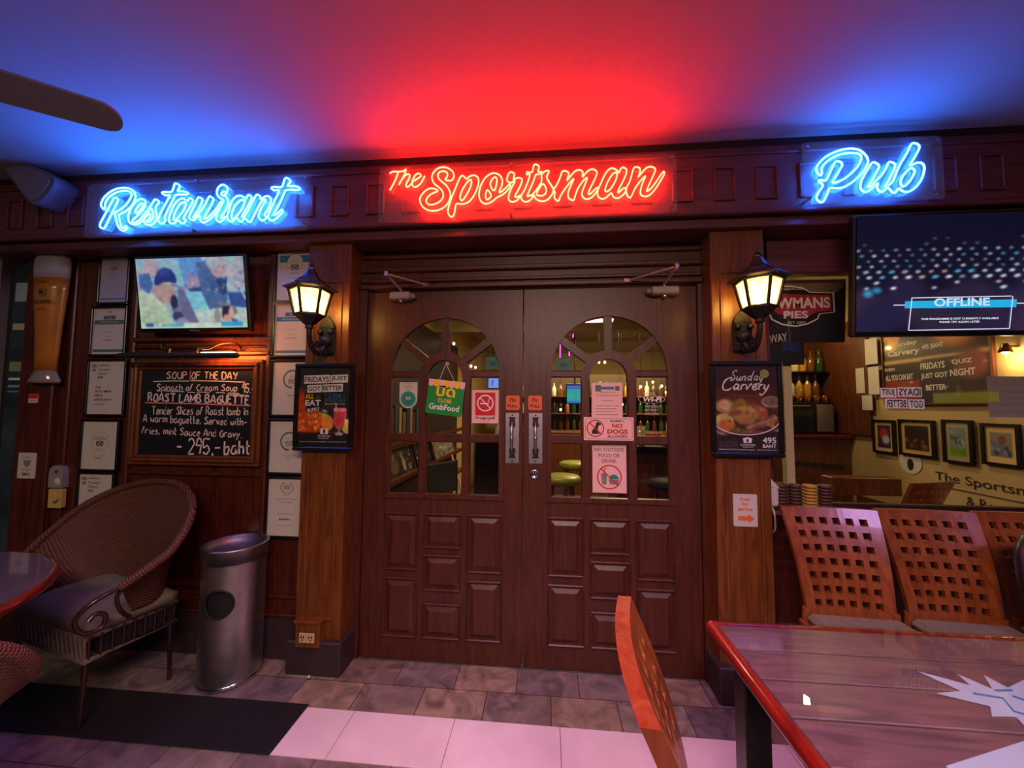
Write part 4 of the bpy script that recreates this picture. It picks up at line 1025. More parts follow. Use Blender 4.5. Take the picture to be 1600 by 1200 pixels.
# ------------------------------------------------------------------ framed posters on the pillars
def poster(name, label, x0, x1, z0, z1, A, tilt=0):
    t = thing(name, label, 'poster', ((x0 + x1) / 2, -0.13, z0))
    f = MB(); e = .022
    for q in ((x0, x1, z0, z0 + e), (x0, x1, z1 - e, z1), (x0, x0 + e, z0 + e, z1 - e), (x1 - e, x1, z0 + e, z1 - e)):
        f.box(q[0], q[1], -.165, -.13, q[2], q[3], M_FRAME, .006)
    f.box(x0 + .01, x1 - .01, -.14, -.13, z0 + .01, z1 - .01, M_FRAME); f.build('frame', t)
    p = picture('printed_sheet', A, x0 + e, x1 - e, z0 + e, z1 - e, -.150, M_PRINT, t)
    g = MB(); g.box(x0 + e, x1 - e, -.156, -.1545, z0 + e, z1 - e, M_GLASS); g.build('glass_cover', t)
    return t, p
x0, x1, z0, z1 = -1.240, -.905, 1.155, 1.627
A = raster(66, 96, '24201f', [('b', 30, 0, 1, .3, 1, .1, .3, ['262120', '1e1c1c', '2b2624']),
    ('e', .30, .60, .23, .16, '181414', .1), ('e', .30, .60, .24, .165, '5a5048', .03), ('e', .30, .60, .225, .155, '1a1615', .05),
    ('e', .04, .5, .1, .22, '9a3a12', .6), ('e', .25, .30, .40, .15, 'a8481a', .2), ('b', 60, 0, .55, .2, .42, .02, .05, ['c86a24', '8f3a14', 'd88838', 'a84c1c', 'e09a48']), ('e', .58, .30, .11, .10, 'd08030', .2),
    ('p', [(0, .18), (1, .18), (1, .0), (0, .0)], '1c191a'), ('p', [(.0, .19), (1, .185), (1, .165), (0, .17)], '5a2418'),
    ('e', .96, .26, .10, .09, 'd8c080', .15), ('e', .96, .26, .07, .06, 'c4a850', .2),
    ('p', [(.69, .48), (.93, .48), (.92, .30), (.87, .23), (.75, .23), (.70, .30)], 'c04048'), ('p', [(.69, .485), (.93, .485), (.93, .45), (.69, .45)], 'd88890'), ('l', .73, .55, .76, .44, .012, 'c89060'), ('l', .81, .23, .81, .17, .02, '8f7a8c'), ('e', .81, .165, .08, .02, '9a8698'), ('l', .93, .47, .92, .3, .008, 'e0a8b0'),
    ('e', .52, .39, .06, .035, '9a9a30', .2), ('v', .5, 20), ('n', .1)], 5) * 1.25
t, p = poster('framed_poster', 'black framed Fridays buffet and cocktail poster on the left pillar', x0, x1, z0, z1, A)
m = MB(); y = -.1512; wi = x1 - x0
for (a, b, c, d, s, sx0, sx1) in ((.095, .60, .795, .90, 'FRIDAYS', .11, .585), (.615, .955, .805, .905, 'JUST', .63, .94), (.165, .445, .68, .775, 'GOT', .185, .43), (.46, .86, .69, .785, 'BETTER', .475, .845)):
    hh = z1 - z0; q = lambda u: x0 + .022 + u * (wi - .044); v = lambda u: z0 + .022 + u * (hh - .044)
    m.poly([(q(a), v(c)), (q(b) , v(c) + .003), (q(b), v(d) + .004), (q(a), v(d))], y, M_WHITE)
    m.text(s, q(sx0), v(c) + .008, y - .0006, M_INK, h=(d - c) * (hh - .044) - .014, w=q(sx1) - q(sx0), bold=.02, rot=.01)
m.text('2 FOR 1', q(.74), v(.615), y, M_BLUEINK, h=.022, w=.09, align='c', bold=.02); m.text('COCKTAILS', q(.72), v(.565), y, M_BLUEINK, h=.017, w=.12, align='c', bold=.02); m.text('FROM 5PM UNTIL CLOSE', q(.72), v(.53), y, M_WHITE, h=.007, w=.11, align='c')
m.text('ALL', q(.13), v(.605), y, M_YELLOW, h=.026, w=.05, bold=.03); m.text('YOU', q(.34), v(.625), y, M_GREY, h=.010, w=.024); m.text('CAN', q(.34), v(.60), y, M_GREY, h=.010, w=.024); m.text('EAT', q(.135), v(.515), y, M_WHITE, h=.032, w=.088, bold=.03); m.text('BUFFET', q(.19), v(.435), y, M_WHITE, h=.018, w=.068, rot=.12, bold=.02); m.text('399.-', q(.47), v(.435), y, M_WHITE, h=.014, w=.032, rot=-.06, bold=.02)
m.box(q(.45), q(.60), y, y + .0003, v(.16), v(.23), M_WHITE); m.disc(q(.525), v(.195), y - .0006, .007, M_INK, 12, rz=.012)
m.text('THE SPORTSMAN', q(.52), v(.125), y, M_WHITE, h=.009, w=.075, align='c', rot=.0); m.text('PUB & RESTAURANT', q(.52), v(.10), y, M_WHITE, h=.006, w=.06, align='c')
m.text('facebook.com/sportsmanbangkok', q(.05), v(.055), y, M_WHITE, h=.007, w=.155); m.text('sportsmanbar.com', q(.62), v(.055), y, M_WHITE, h=.007, w=.10)
m.build('lettering', p)

x0, x1, z0, z1 = .940, 1.278, 1.160, 1.630
wi = x1 - x0; hh = z1 - z0; q = lambda u: x0 + .022 + u * (wi - .044); v = lambda u: z0 + .022 + u * (hh - .044)
A = raster(66, 96, '3a2426', [('p', [(0, .75), (1, .75), (1, .55), (0, .55)], '53291f'), ('p', [(0, .62), (1, .62), (1, .2), (0, .2)], '5c2c1c'), ('e', .5, .38, .62, .26, '6e3820', .3),
    ('e', .48, .36, .62, .205, 'b8a8a0', .05), ('e', .48, .375, .60, .20, '4a3028', .1),
    ('e', .16, .53, .16, .08, 'b08a58'), ('e', .16, .54, .10, .05, 'd0b080'), ('e', .42, .52, .14, .09, '96701e', .4), ('e', .62, .50, .14, .07, '8a5034'), ('e', .74, .45, .10, .08, 'a86038'),
    ('e', .48, .43, .20, .10, 'c09858'), ('e', .48, .40, .18, .08, 'a87c44', .4), ('e', .14, .36, .15, .09, 'd0b070'), ('e', .17, .30, .14, .07, 'c06a38', .3), ('e', .32, .45, .12, .03, '8a6038', .3, .3),
    ('p', [(.45, .3), (.95, .44), (1, .36), (.6, .22)], '8a5c50'), ('l', .5, .28, .98, .40, .012, 'b08878'), ('l', .58, .24, 1, .34, .012, '5e342c'), ('e', .4, .24, .16, .03, '5a6a30', .4), ('e', .6, .22, .2, .03, '9a5a48', .4),
    ('e', .90, .58, .16, .065, 'b8aca0', .08), ('e', .90, .585, .14, .05, '806858', .2),
    ('p', [(0, .19), (1, .24), (1, 0), (0, 0)], '33262a'), ('e', .48, .36, .62, .205, '33262a', .0) if False else ('n', .08), ('b', 24, .05, .95, .24, .55, .02, .05, ['a87848', '7a4a2c', 'c49860']), ('v', .4, 20)], 8)
# the plate's rim again over the food
t, p = poster('framed_poster', 'black framed Sunday carvery roast dinner poster on the right pillar', x0, x1, z0, z1, A)
m = MB(); y = -.1512
m.ribbon([(q(.48 + .55 * math.cos(R(a))), v(.40 + .20 * math.sin(R(a)))) for a in range(190, 351, 8)], .0022, y, M_WHITE)
m.disc(q(.80), v(.905), y, .021, flat('olive_seal', 'a8a050', .5), 24); m.text('EVERY', q(.80), v(.915), y - .0006, M_GREENINK, h=.005, align='c'); m.text('SUNDAY', q(.80), v(.895), y - .0006, M_GREENINK, h=.005, align='c')
# script title: joined strokes
def script(mb, strokes, X, Z, s, y, mat, w, sh=.25):
    for st in strokes:
        P = smooth([(float(a), float(b)) for a, b in (c.split(',') for c in st.split())], k=4); n = len(P)
        mb.ribbon([(X + (a + sh * b) * s, Z + b * s) for a, b in P], [w * (.55 + .6 * abs(math.sin(2.2 * i / 4))) for i in range(n)], y, mat)
SUNDAY = ['3,9 2,10 0.5,9 0.6,7.3 2,6 2.6,4 1,2.6 -0.5,3.6', '4,6 4,3.4 5,3 6.4,6', '6.4,6 6.2,3 7,3', '7.6,6 7.6,3', '7.6,5 9,6 9.6,5 9.4,3 10.2,3', '13.4,5.6 12,6 11.2,4.4 12,3 13.4,4.4', '14.4,10 13.4,4 13.6,3 14.4,3', '17.8,5.6 16.4,6 15.6,4.4 16.4,3 17.6,4.4', '17.8,6 17.6,3.4 18.4,3', '19.2,6 19.4,3.4 20.4,3.4', '21.4,6 20.4,2 19,0.4 18,1']
CARVERY = ['5,8 3.6,10 1,8.6 0,5.6 1,3 3.4,2.8 5,4', '3.6,8.6 4.6,9.4 5.4,8.4', '8.8,5.6 7.2,6.2 6.2,4.4 7,3 8.4,4.4', '8.9,6 8.6,3.4 9.6,3', '10.4,6 10.3,3', '10.4,5 11.4,6 12.4,5.8', '13,6 13.6,3.2 15.2,6.2 16,5.6', '16.6,4.4 18.4,5 18,6.2 16.8,5.4 16.8,3.6 18,3 19.2,4', '20,6 20,3', '20,5 21,6 22,5.8', '23,6 23,3.6 24.2,3.4', '25.2,6 24,2 22.4,0 21,1']
script(m, SUNDAY, q(.24), v(.78), .0070, y, M_WHITE, .0023)
script(m, CARVERY, q(.09), v(.66), .0086, y, M_WHITE, .0036)
m.text('All you can eat', q(.50), v(.635), y, flat('tan_print', '8a5a3a', .5), h=.015, w=.13, align='c', bold=.0)
m.text('495', q(.74), v(.105), y, M_WHITE, h=.030, w=.062, bold=.02); m.text('BAHT', q(.74), v(.055), y, M_WHITE, h=.017, w=.062, bold=.02)
m.prism([(q(.44), v(.11)), (q(.56), v(.11)), (q(.575), v(.16)), (q(.5), v(.175)), (q(.425), v(.16))], y, y, M_WHITE, False); m.disc(q(.5), v(.135), y - .0006, .005, M_INK, 10, rz=.009)
m.text('THE SPORTSMAN', q(.5), v(.075), y, M_WHITE, h=.009, w=.07, align='c'); m.text('PUB & RESTAURANT', q(.5), v(.055), y, M_WHITE, h=.006, w=.05, align='c')
for k, s in enumerate(('Choose from roast beef,', 'lamb, pork or chicken', 'with all the trimmings', 'from 12 noon')): m.text(s, q(.05), v(.115 - k * .025), y, M_GREY, h=.006, w=.085)
m.text('facebook.com/sportsmanbangkok   sportsmanbar.com', q(.04), v(.022), y, M_WHITE, h=.007, w=.27)
m.build('lettering', p)

t = card('service_sticker', 'white plastic sign with red arrow reading Press for service on right pillar', 'sign', 1.041, 1.153, .822, .978, -.131, M_PLASTIC_W)
m = MB(); y = -.1356
for s, z in (('Press', .945), ('for', .922), ('service', .897)): m.text(s, 1.097, z, y, M_ORANGE, h=.017, align='c', bold=.03)
m.poly([(1.062, .872), (1.11, .872), (1.11, .884), (1.138, .861), (1.11, .838), (1.11, .850), (1.062, .850)][::-1], y, M_ORANGE); m.build('printing', t)
t = thing('power_outlet', 'cream double socket in a brown wooden box at the left pillar foot', 'outlet', (-1.10, -.13, .155))
m = MB(); m.box(-1.165, -1.035, -.185, -.13, .150, .275, M_PILLAR, .004); m.box(-1.172, -1.028, -.192, -.13, .272, .288, M_PILLAR, .003); m.build('box', t)
m = MB(); m.box(-1.142, -1.058, -.19, -.184, .178, .228, flat('cream_plate', 'b8a878', .4), .003)
for sx in (-1.122, -1.078):
    for dx in (-.007, .007): m.box(sx + dx - .0025, sx + dx + .0025, -.192, -.189, .203, .215, M_INK)
    m.disc(sx, .194, -.1905, .004, M_INK, 10)
m.build('socket_plate', t)
t = MB(); t.cyl((-1.081, -.185, .001), (-1.081, -.185, .012), .008, M_INK, 12); t.ball((-1.081, -.187, .013), .008, M_PAPER, 10, 6); t.build('cigarette_end', None, 'tiny pale cigarette end on the slate beside the left pillar plinth', 'cigarette end')

# ------------------------------------------------------------------ door closers
def closer(x0, x1, pivot, elbow, foot, label):
    t = thing('door_closer', label, 'door closer', ((x0 + x1) / 2, 0, 2.0))
    s = 1 if x1 > x0 else -1
    m = MB(); a, b = min(x0, x1), max(x0, x1)
    m.box(a, b, -.062, -.001, 2.006, 2.048, M_PLASTIC_G, .008); m.box(b - .004 if s > 0 else a - .022, b + .022 if s > 0 else a + .004, -.05, -.008, 2.012, 2.04, M_PLASTIC_G, .008); m.ball(((a + b) / 2, -.035, 2.0), .012, M_CHROME, 10, 6); m.build('body', t)
    m = MB(); px = (a + b) / 2
    m.cyl((px, -.035, 2.045), (px, -.035, 2.068), .009, M_CHROME, 10)
    m.tube([(px, -.035, 2.062), elbow], .0065, M_PLASTIC_G, 8); m.tube([elbow, foot], .0055, M_PLASTIC_G, 8)
    m.cyl((elbow[0], elbow[1], elbow[2] - .012), (elbow[0], elbow[1], elbow[2] + .012), .012, M_CHROME, 10); m.box(foot[0] - .018, foot[0] + .018, foot[1] - .008, -.02, foot[2] - .012, foot[2] + .012, M_CHROME, .003)
    m.build('arm', t)
closer(-.762, -.640, None, (-.72, -.20, 2.10), (-.56, -.035, 2.092), 'grey door closer with folding arm on the left door top')
closer(.835, .690, None, (.775, -.20, 2.10), (.57, -.035, 2.088), 'grey door closer with folding arm on the right door top')

# ------------------------------------------------------------------ notices on the doors
def no_ring(mb, x, z, y, r, mat, w=.13):
    mb.disc(x, z, y, r, mat, 32, r * (1 - w * 1.3)); mb.ribbon([(x - r * .68, z + r * .68), (x + r * .68, z - r * .68)], r * w * .55, y - .0003, mat)
for x0, x1, lb in ((-.0955, -.0195, 'orange pull sticker above the left door handle'), (.029, .105, 'orange pull sticker above the right door handle')):
    t = card('pull_sticker', lb, 'sticker', x0, x1, 1.380, 1.461, 0.0, M_ORANGE, .003, .010)
    m = MB(); xc = (x0 + x1) / 2; m.text('ดึง', xc, 1.424, -.0036, M_INK, h=.026, w=.034, align='c', bold=.02); m.text('PULL', xc, 1.394, -.0036, M_INK, h=.018, w=.056, align='c', bold=.03); m.build('printing', t)
t = thing('award_sticker', 'white shield sticker with a green emblem in the left door glass', 'sticker', (-.664, .017, 1.386))
m = MB(); m.prism(arc(-.664, 1.44, .053, 180, 360, 16) + [(-.611, 1.536), (-.717, 1.536)], .0155, .0175, M_PAPER); m.build('card', t)
m = MB(); y = .0150; m.disc(-.664, 1.44, y, .045, M_TEAL, 26); m.disc(-.664, 1.44, y - .0004, .030, M_TEALDIM, 22); owl(m, -.664, 1.442, y - .0008, .008, M_PAPER); m.text('2022', -.664, 1.408, y - .0008, M_INK, h=.007, align='c')
for s, z in (('Tripadvisor', 1.522), ("Travellers'", 1.507), ('Choice', 1.492)): m.text(s, -.664, z, y, M_GREENINK, h=.010, align='c')
m.build('printing', t)

# green hanging sign on its string
Ms = Matrix.Translation((-.435, -.03, 1.44)) @ Matrix.Rotation(R(6.5), 4, 'Y')
t = thing('hanging_sign', 'green delivery closed sign with scalloped awning hung on the left door', 'sign', (-.435, -.01, 1.335))
m = MB(Ms); r = .012; a, b, z0, z1 = -.104, .104, -.090, .092
m.prism(arc(b - r, z1 - r, r, 0, 90, 4) + arc(a + r, z1 - r, r, 90, 180, 4) + arc(a + r, z0 + r, r, 180, 270, 4) + arc(b - r, z0 + r, r, 270, 360, 4), -.003, .003, M_GREEN); bd = m.build('board', t)
m = MB(Ms); y = -.0036
for k in range(7):
    c0 = a + (k + .5) * (b - a) / 7; hw = (b - a) / 14; mat = M_YELLOW if k % 2 else M_PINK
    m.prism([(c0 + hw, z1 + .012), (c0 - hw, z1 + .012)] + arc(c0, z1 - .014, hw, 180, 360, 10), y, y, mat, False)
m.text('ปิด', 0, .012, y, M_YELLOW, h=.062, w=.108, align='c', bold=.03); m.text('CLOSE', .0, -.022, y, M_YELLOW, h=.022, w=.078, align='c', bold=.02); m.text('GrabFood', 0, -.064, y, M_WHITE, h=.033, w=.172, align='c', bold=.02); m.build('printing', bd)
m = MB(); top = (-.438, -.012, 1.64)
for u in (-.05, .05):
    e = Ms @ Vector((u, .003, .088)); m.tube([top, tuple(e)], .0018, M_PAPER, 6)
m.build('string', t)
m = MB(); m.lathe([(.012, 0), (.010, .006), (.0, .010)], (0, 0, 0), M_PLASTIC_W, 12); m.v = [Vector((-.438 + v.x, .018 - v.z, 1.643 + v.y)) for v in m.v]; m.build('suction_hook', t)

t = card('no_smoking_notice', 'white no smoking notice with red square in the left door glass', 'sign', -.292, -.138, 1.305, 1.492, .017, M_PINK, .002, .003)
m = MB(); y = .0145; m.box(-.272, -.158, y, y + .0004, 1.348, 1.478, M_RED); no_ring(m, -.215, 1.418, y - .0006, .047, M_WHITE, .11); m.box(-.245, -.195, y - .0005, y, 1.412, 1.419, M_WHITE); m.ribbon([(-.193, 1.424), (-.198, 1.434), (-.188, 1.44), (-.196, 1.448)], .002, y - .0005, M_WHITE)
m.text('ห้ามสูบบุหรี่', -.215, 1.322, y, M_INK, h=.022, w=.11, align='c', bold=.03); m.text('NO SMOKING', -.215, 1.311, y, M_GREY, h=.006, align='c'); m.build('printing', t)
def teal_sticker(x0, x1, z0, z1, label):
    t = card('teal_sticker', label, 'sticker', x0, x1, z0, z1, .0275, M_TEALDIM, .002, .001)
    m = MB(); y = .0250; xc = (x0 + x1) / 2; m.ribbon([(xc + .038 * math.cos(R(a)), z0 + .03 + .038 * math.sin(R(a))) for a in range(-20, 201, 10)], .005, y, M_GREENINK); owl(m, xc, z0 + .028, y, .010, M_INK); m.build('printing', t)
teal_sticker(-.215, -.133, 1.612, 1.680, 'teal square sticker seen from behind in the left door arch')
teal_sticker(.182, .268, 1.604, 1.676, 'teal square sticker seen from behind in the right door arch')
t = card('paper_notice', 'pinkish paper notice with a gold seal in the right door centre pane', 'notice', .378, .545, 1.258, 1.535, .017, M_PINK, .001, .001)
m = MB(); y = .0155
for k, (s, z) in enumerate((('CERTIFICATE', 1.475), ('OF REGISTRATION', 1.458), ('The Sportsman', 1.43))): m.text(s, .462, z, y, M_GREENINK, h=.010, align='c')
for k in range(6): m.box(.40, .525 - .012 * (k % 3), y, y + .0003, 1.405 - k * .016, 1.408 - k * .016, M_GREY)
m.disc(.462, 1.29, y, .017, flat('gold_seal', 'b88a3c', .4), 20); m.box(.398, .43, y, y + .0004, 1.485, 1.52, M_GREENINK); m.box(.505, .53, y, y + .0004, 1.49, 1.515, M_GREENINK); m.box(.43, .50, y, y + .0004, 1.496, 1.512, M_BLUEINK); m.build('printing', t)
t = card('no_dogs_sign', 'pink sign reading Sorry no dogs allowed across the right door', 'sign', .332, .598, 1.219, 1.345, -.004, M_PINK, .003, .004)
m = MB(); y = -.0077; a, b, z0, z1 = .340, .590, 1.227, 1.337; r = .012
o = arc(b - r, z1 - r, r, 0, 90, 4) + arc(a + r, z1 - r, r, 90, 180, 4) + arc(a + r, z0 + r, r, 180, 270, 4) + arc(b - r, z0 + r, r, 270, 360, 4); m.ribbon(o, .0008, y, M_INK, True)
dx, dz = .394, 1.284
dog = [(-.020, -.030), (.022, -.030), (.022, -.024), (.016, -.022), (.015, .004), (.020, .016), (.030, .018), (.033, .024), (.024, .030), (.014, .036), (.006, .032), (.002, .018), (-.004, .004), (-.014, -.006), (-.020, -.016)]
m.poly([(dx + u * .95, dz + w) for u, w in dog], y, M_INK); no_ring(m, dx, dz, y - .0008, .047, M_RED, .10)
m.text('SORRY,', .512, 1.316, y, M_INK, h=.014, w=.078, align='c', bold=.02); m.text('NO', .512, 1.287, y, M_RED, h=.023, w=.056, align='c', bold=.04); m.text('DOGS', .512, 1.255, y, M_RED, h=.025, w=.108, align='c', bold=.04); m.text('ALLOWED', .512, 1.234, y, M_INK, h=.015, w=.108, align='c', bold=.02); m.build('printing', t)
t = card('no_food_notice', 'pale notice reading No outside food or drink in the right door', 'sign', .380, .562, .935, 1.193, .017, M_PINK, .001, .001)
m = MB(); y = .0155
for s, z, w in (('NO OUTSIDE', 1.158, .156), ('FOOD OR', 1.126, .112), ('DRINK', 1.096, .078)): m.text(s, .470, z, y, M_INK, h=.020, w=w, align='c')
x, z = .470, 1.02
m.poly([(x - .045, z + .02), (x - .012, z + .02), (x - .016, z - .04), (x - .038, z - .04)][::-1], y, M_GREY); m.ribbon([(x - .028, z + .02), (x - .024, z + .045), (x - .012, z + .05)], .002, y, M_RED)
m.poly([(x - .004, z - .014), (x + .052, z - .014), (x + .046, z - .04), (x + .004, z - .04)][::-1], y, M_GREY); m.poly(arc(x + .024, z - .012, .026, 0, 180, 10), y, M_TEALDIM)
m.disc(x, z, y - .0006, .066, M_RED, 36, .060); m.ribbon([(x - .045, z + .045), (x + .045, z - .045)], .003, y - .0006, M_RED); m.build('printing', t)
t = thing('internet_decal', 'white free wireless internet lettering on the right door glass', 'decal', (.70, .0175, 1.33))
m = MB(); y = .0172; m.text('FREE', .69, 1.468, y, M_PAPER, h=.014, w=.062, align='c'); m.disc(.70, 1.443, y, .072, M_PAPER, 30, .068, .022); m.text('WI-FI', .70, 1.430, y - .0004, M_WHITE, h=.026, w=.10, align='c', bold=.04, shear=.2)
for s, z in (('WIRELESS', 1.398), ('INTERNET', 1.378), ('ACCESS', 1.358)): m.text(s, .70, z, y, M_PAPER, h=.013, w=.075, align='c')
m.build('lettering', t)
# ------------------------------------------------------------------ wicker chairs
def wicker(name, c0, c1, s=55):
    m, nt, b = new_mat(name)
    tc = nt.nodes.new('ShaderNodeTexCoord')
    ws = []
    for d in ('Z', 'DIAGONAL'):
        w_ = nt.nodes.new('ShaderNodeTexWave'); w_.bands_direction = d; w_.inputs['Scale'].default_value = s if d == 'Z' else s * .6; w_.inputs['Distortion'].default_value = 0.6
        nt.links.new(tc.outputs['Object'], w_.inputs['Vector']); ws.append(w_)
    mu = nt.nodes.new('ShaderNodeMath'); mu.operation = 'MULTIPLY'
    nt.links.new(ws[0].outputs['Fac'], mu.inputs[0]); nt.links.new(ws[1].outputs['Fac'], mu.inputs[1])
    r = nt.nodes.new('ShaderNodeValToRGB'); r.color_ramp.elements[0].color = lin(c0); r.color_ramp.elements[1].color = lin(c1); r.color_ramp.elements[1].position = .55
    nt.links.new(mu.outputs[0], r.inputs['Fac']); nt.links.new(r.outputs['Color'], b.inputs['Base Color'])
    bp = nt.nodes.new('ShaderNodeBump'); bp.inputs['Strength'].default_value = .7; bp.inputs['Distance'].default_value = .006
    nt.links.new(mu.outputs[0], bp.inputs['Height']); nt.links.new(bp.outputs['Normal'], b.inputs['Normal'])
    b.inputs['Roughness'].default_value = .45
    return m
M_WICKER = wicker('woven_wicker', '3a1c14', '8f5a44')
M_RIBS = flat('wicker_ribs', '6f5f58', .55, noise=.3, scale=40)
M_CANE = flat('dark_cane', '2c1614', .3, coat=.5)
def wicker_chair(label):
    t = thing('wicker_chair', label, 'chair', (0, 0, 0), 'wicker armchairs on the terrace')
    NU, NV = 40, 10
    def rim(q):        # q = -1..1 from one arm end round the back to the other
        a = q * R(112); h = .60 + .36 * max(0, math.cos(a * .80)) ** 1.0
        return Vector((.49 * math.sin(a) * (1 - .08 * max(0, abs(q) - .8) / .2), .245 * math.cos(a) - .02 if abs(a) < PI / 2 else .245 * math.cos(a) * 1.5 - .02, h))
    def low(q):
        a = q * R(100)
        return Vector((.29 * math.sin(a), .17 * math.cos(a) + (.0 if abs(a) < PI / 2 else .10 * math.cos(a)), .435))
    m = MB(); vs = []; fs = []
    for i in range(NU + 1):
        q = -1 + 2 * i / NU; A, B = low(q), rim(q)
        for j in range(NV + 1):
            s = j / NV; p = A.lerp(B, s); p.z += .0; o = math.sin(s * PI) * .025
            d = Vector((p.x, p.y, 0)); d = d.normalized() if d.length > 1e-6 else d
            vs.append(p - d * o)
    n0 = len(vs)
    for v in list(vs):
        d = Vector((v.x, v.y, 0)).normalized(); vs.append(v + d * .014)
    K = NV + 1
    for i in range(NU):
        for j in range(NV):
            f = (i * K + j, (i + 1) * K + j, (i + 1) * K + j + 1, i * K + j + 1)
            fs.append(f); fs.append(tuple(n0 + k for k in f[::-1]))
    m.add(vs, fs, M_WICKER, True); m.build('woven_back', t)
    m = MB(); m.tube([rim(-1 + 2 * i / 60) for i in range(61)], .019, M_WICKER, 8); m.tube([low(-1 + 2 * i / 40) for i in range(41)], .010, M_WICKER, 6); m.build('rim', t)
    for s in (-1, 1):
        m = MB(); e = rim(s)
        P = smooth([tuple(e), (e.x - s * .01, e.y - .08, .575), (e.x - s * .03, e.y - .125, .52), (e.x - s * .035, e.y - .10, .455), (e.x - s * .03, e.y - .045, .445), (e.x - s * .03, e.y - .03, .49), (e.x - s * .03, e.y - .06, .515), (e.x - s * .03, e.y - .085, .495)])
        m.tube(P, .0095, M_CANE, 8)
        P = smooth([(e.x, e.y + .02, .60), (e.x - s * .02, e.y + .0, .56), (e.x - s * .03, e.y + .02, .49), (e.x - s * .04, e.y + .06, .44)]); m.tube(P, .0085, M_CANE, 8)
        m.build('arm_scroll', t)
    m = MB()
    for q in (.38, .285):
        o = [(-.29, -.20), (.29, -.20), (.29, .14), (-.29, .14)]
        m.tube([(a, b, q) for a, b in o], .012, M_RIBS, 6, closed=True)
    def rib(x0, y0, x1, y1, mt=M_RIBS): m.tube(smooth([(x0, y0, .385), ((x0 + x1) / 2, (y0 + y1) / 2, .34), (x1, y1, .29)], k=3), .0075, mt, 5)
    for k in range(17):
        x = -.285 + .57 * k / 16; rib(x, -.205, x + .018 * (1 if x < .25 else 0), -.20)
    for s in (-1, 1):
        for k in range(9): y = -.19 + .32 * k / 8; rib(s * .29, y, s * .288, y, M_CANE)
    m.box(-.285, .285, -.195, .135, .365, .385, M_WICKER); m.box(-.278, .278, -.15, .13, .29, .37, M_MATTBLACK); m.build('woven_apron', t)
    m = MB(); vs = []; fs = []; NX, NY = 16, 12
    for top in (1, 0):
        for i in range(NX + 1):
            for j in range(NY + 1):
                u, v = i / NX * 2 - 1, j / NY * 2 - 1; e = (1 - abs(u) ** 6) * (1 - abs(v) ** 6)
                vs.append((u * .285, -.03 + v * .175, .43 + (.055 * e + .004 * math.sin(9 * u) if top else -.043)))
    K = NY + 1; n0 = (NX + 1) * K
    for i in range(NX):
        for j in range(NY):
            f = (i * K + j, (i + 1) * K + j, (i + 1) * K + j + 1, i * K + j + 1); fs.append(f); fs.append(tuple(n0 + k for k in f[::-1]))
    ed = [(i, 0) for i in range(NX)] + [(NX, j) for j in range(NY)] + [(i, NY) for i in range(NX, 0, -1)] + [(0, j) for j in range(NY, 0, -1)]
    for k in range(len(ed)):
        a, b = ed[k], ed[(k + 1) % len(ed)]; A, B = a[0] * K + a[1], b[0] * K + b[1]; fs.append((A, A + n0, B + n0, B))
    m.add(vs, fs, M_CUSHION, True); m.build('seat_cushion', t)
    for sx in (-1, 1):
        for sy in (-.19, .125):
            m = MB(); m.tube([(sx * .275, sy, .29), (sx * .28, sy * 1.05, 0)], [.012, .009], M_CANE, 8); m.build('leg', t)
    return t
c1 = wicker_chair('wicker armchair with grey seat cushion against the wall beside the metal bin')
c1.location = (-2.09, -.315, 0); c1.rotation_euler = (0, 0, R(-14))
c2 = copy_tree(c1); c2['label'] = 'wicker armchair in the near left corner, only its arm end showing'
c2.location = (-1.50, -1.60, 0); c2.rotation_euler = (0, 0, R(230))

# ------------------------------------------------------------------ steel litter bin
t = thing('litter_bin', 'round brushed steel litter bin with black oval opening by the left pillar', 'bin', (-1.515, -.185, 0))
bx_, by_, rr, H = -1.515, -.185, .142, .60
ha = R(-76); hz = .415
m = MB(); NT, NZ = 72, 60; vs = []; fs = []
for j in range(NZ + 1):
    for i in range(NT):
        a = 2 * PI * i / NT; vs.append((bx_ + rr * math.cos(a), by_ + rr * math.sin(a), H * j / NZ))
for j in range(NZ):
    for i in range(NT):
        a = 2 * PI * (i + .5) / NT; da = (a - ha + PI) % (2 * PI) - PI; dz = H * (j + .5) / NZ - hz
        if math.hypot(da * rr, dz) < .066: continue
        k = (i + 1) % NT; fs.append((j * NT + i, j * NT + k, (j + 1) * NT + k, (j + 1) * NT + i))
m.add(vs, fs, M_STEEL, True); m.lathe([(rr - .004, 0), (rr + .004, .001), (rr + .004, .014), (rr, .018)], (bx_, by_, 0.001), M_CHROME, 48, caps=False); m.build('body', t)
m = MB(); m.lathe([(rr - .012, .02), (rr - .012, H - .02)], (bx_, by_, 0), M_MATTBLACK, 40, caps=False); m.lathe([(rr - .012, .019), (rr - .012, .021)], (bx_, by_, 0), M_MATTBLACK, 40); m.build('inner_liner', t)
m = MB(); m.tube([(bx_ + (rr + .001) * math.cos(ha + .067 * math.cos(q) / rr), by_ + (rr + .001) * math.sin(ha + .067 * math.cos(q) / rr), hz + .067 * math.sin(q)) for q in [2 * PI * k / 40 for k in range(40)]], .0055, M_MATTBLACK, 6, closed=True); m.build('opening_rim', t)
m = MB(); m.lathe([(rr - .01, 0), (rr + .007, .0), (rr + .007, .065), (rr + .010, .068), (rr + .008, .074), (rr - .006, .074), (rr - .008, .045), (.10, .03), (0, .022)], (bx_, by_, H - .002), M_STEEL, 48); m.build('ash_tray_lid', t)

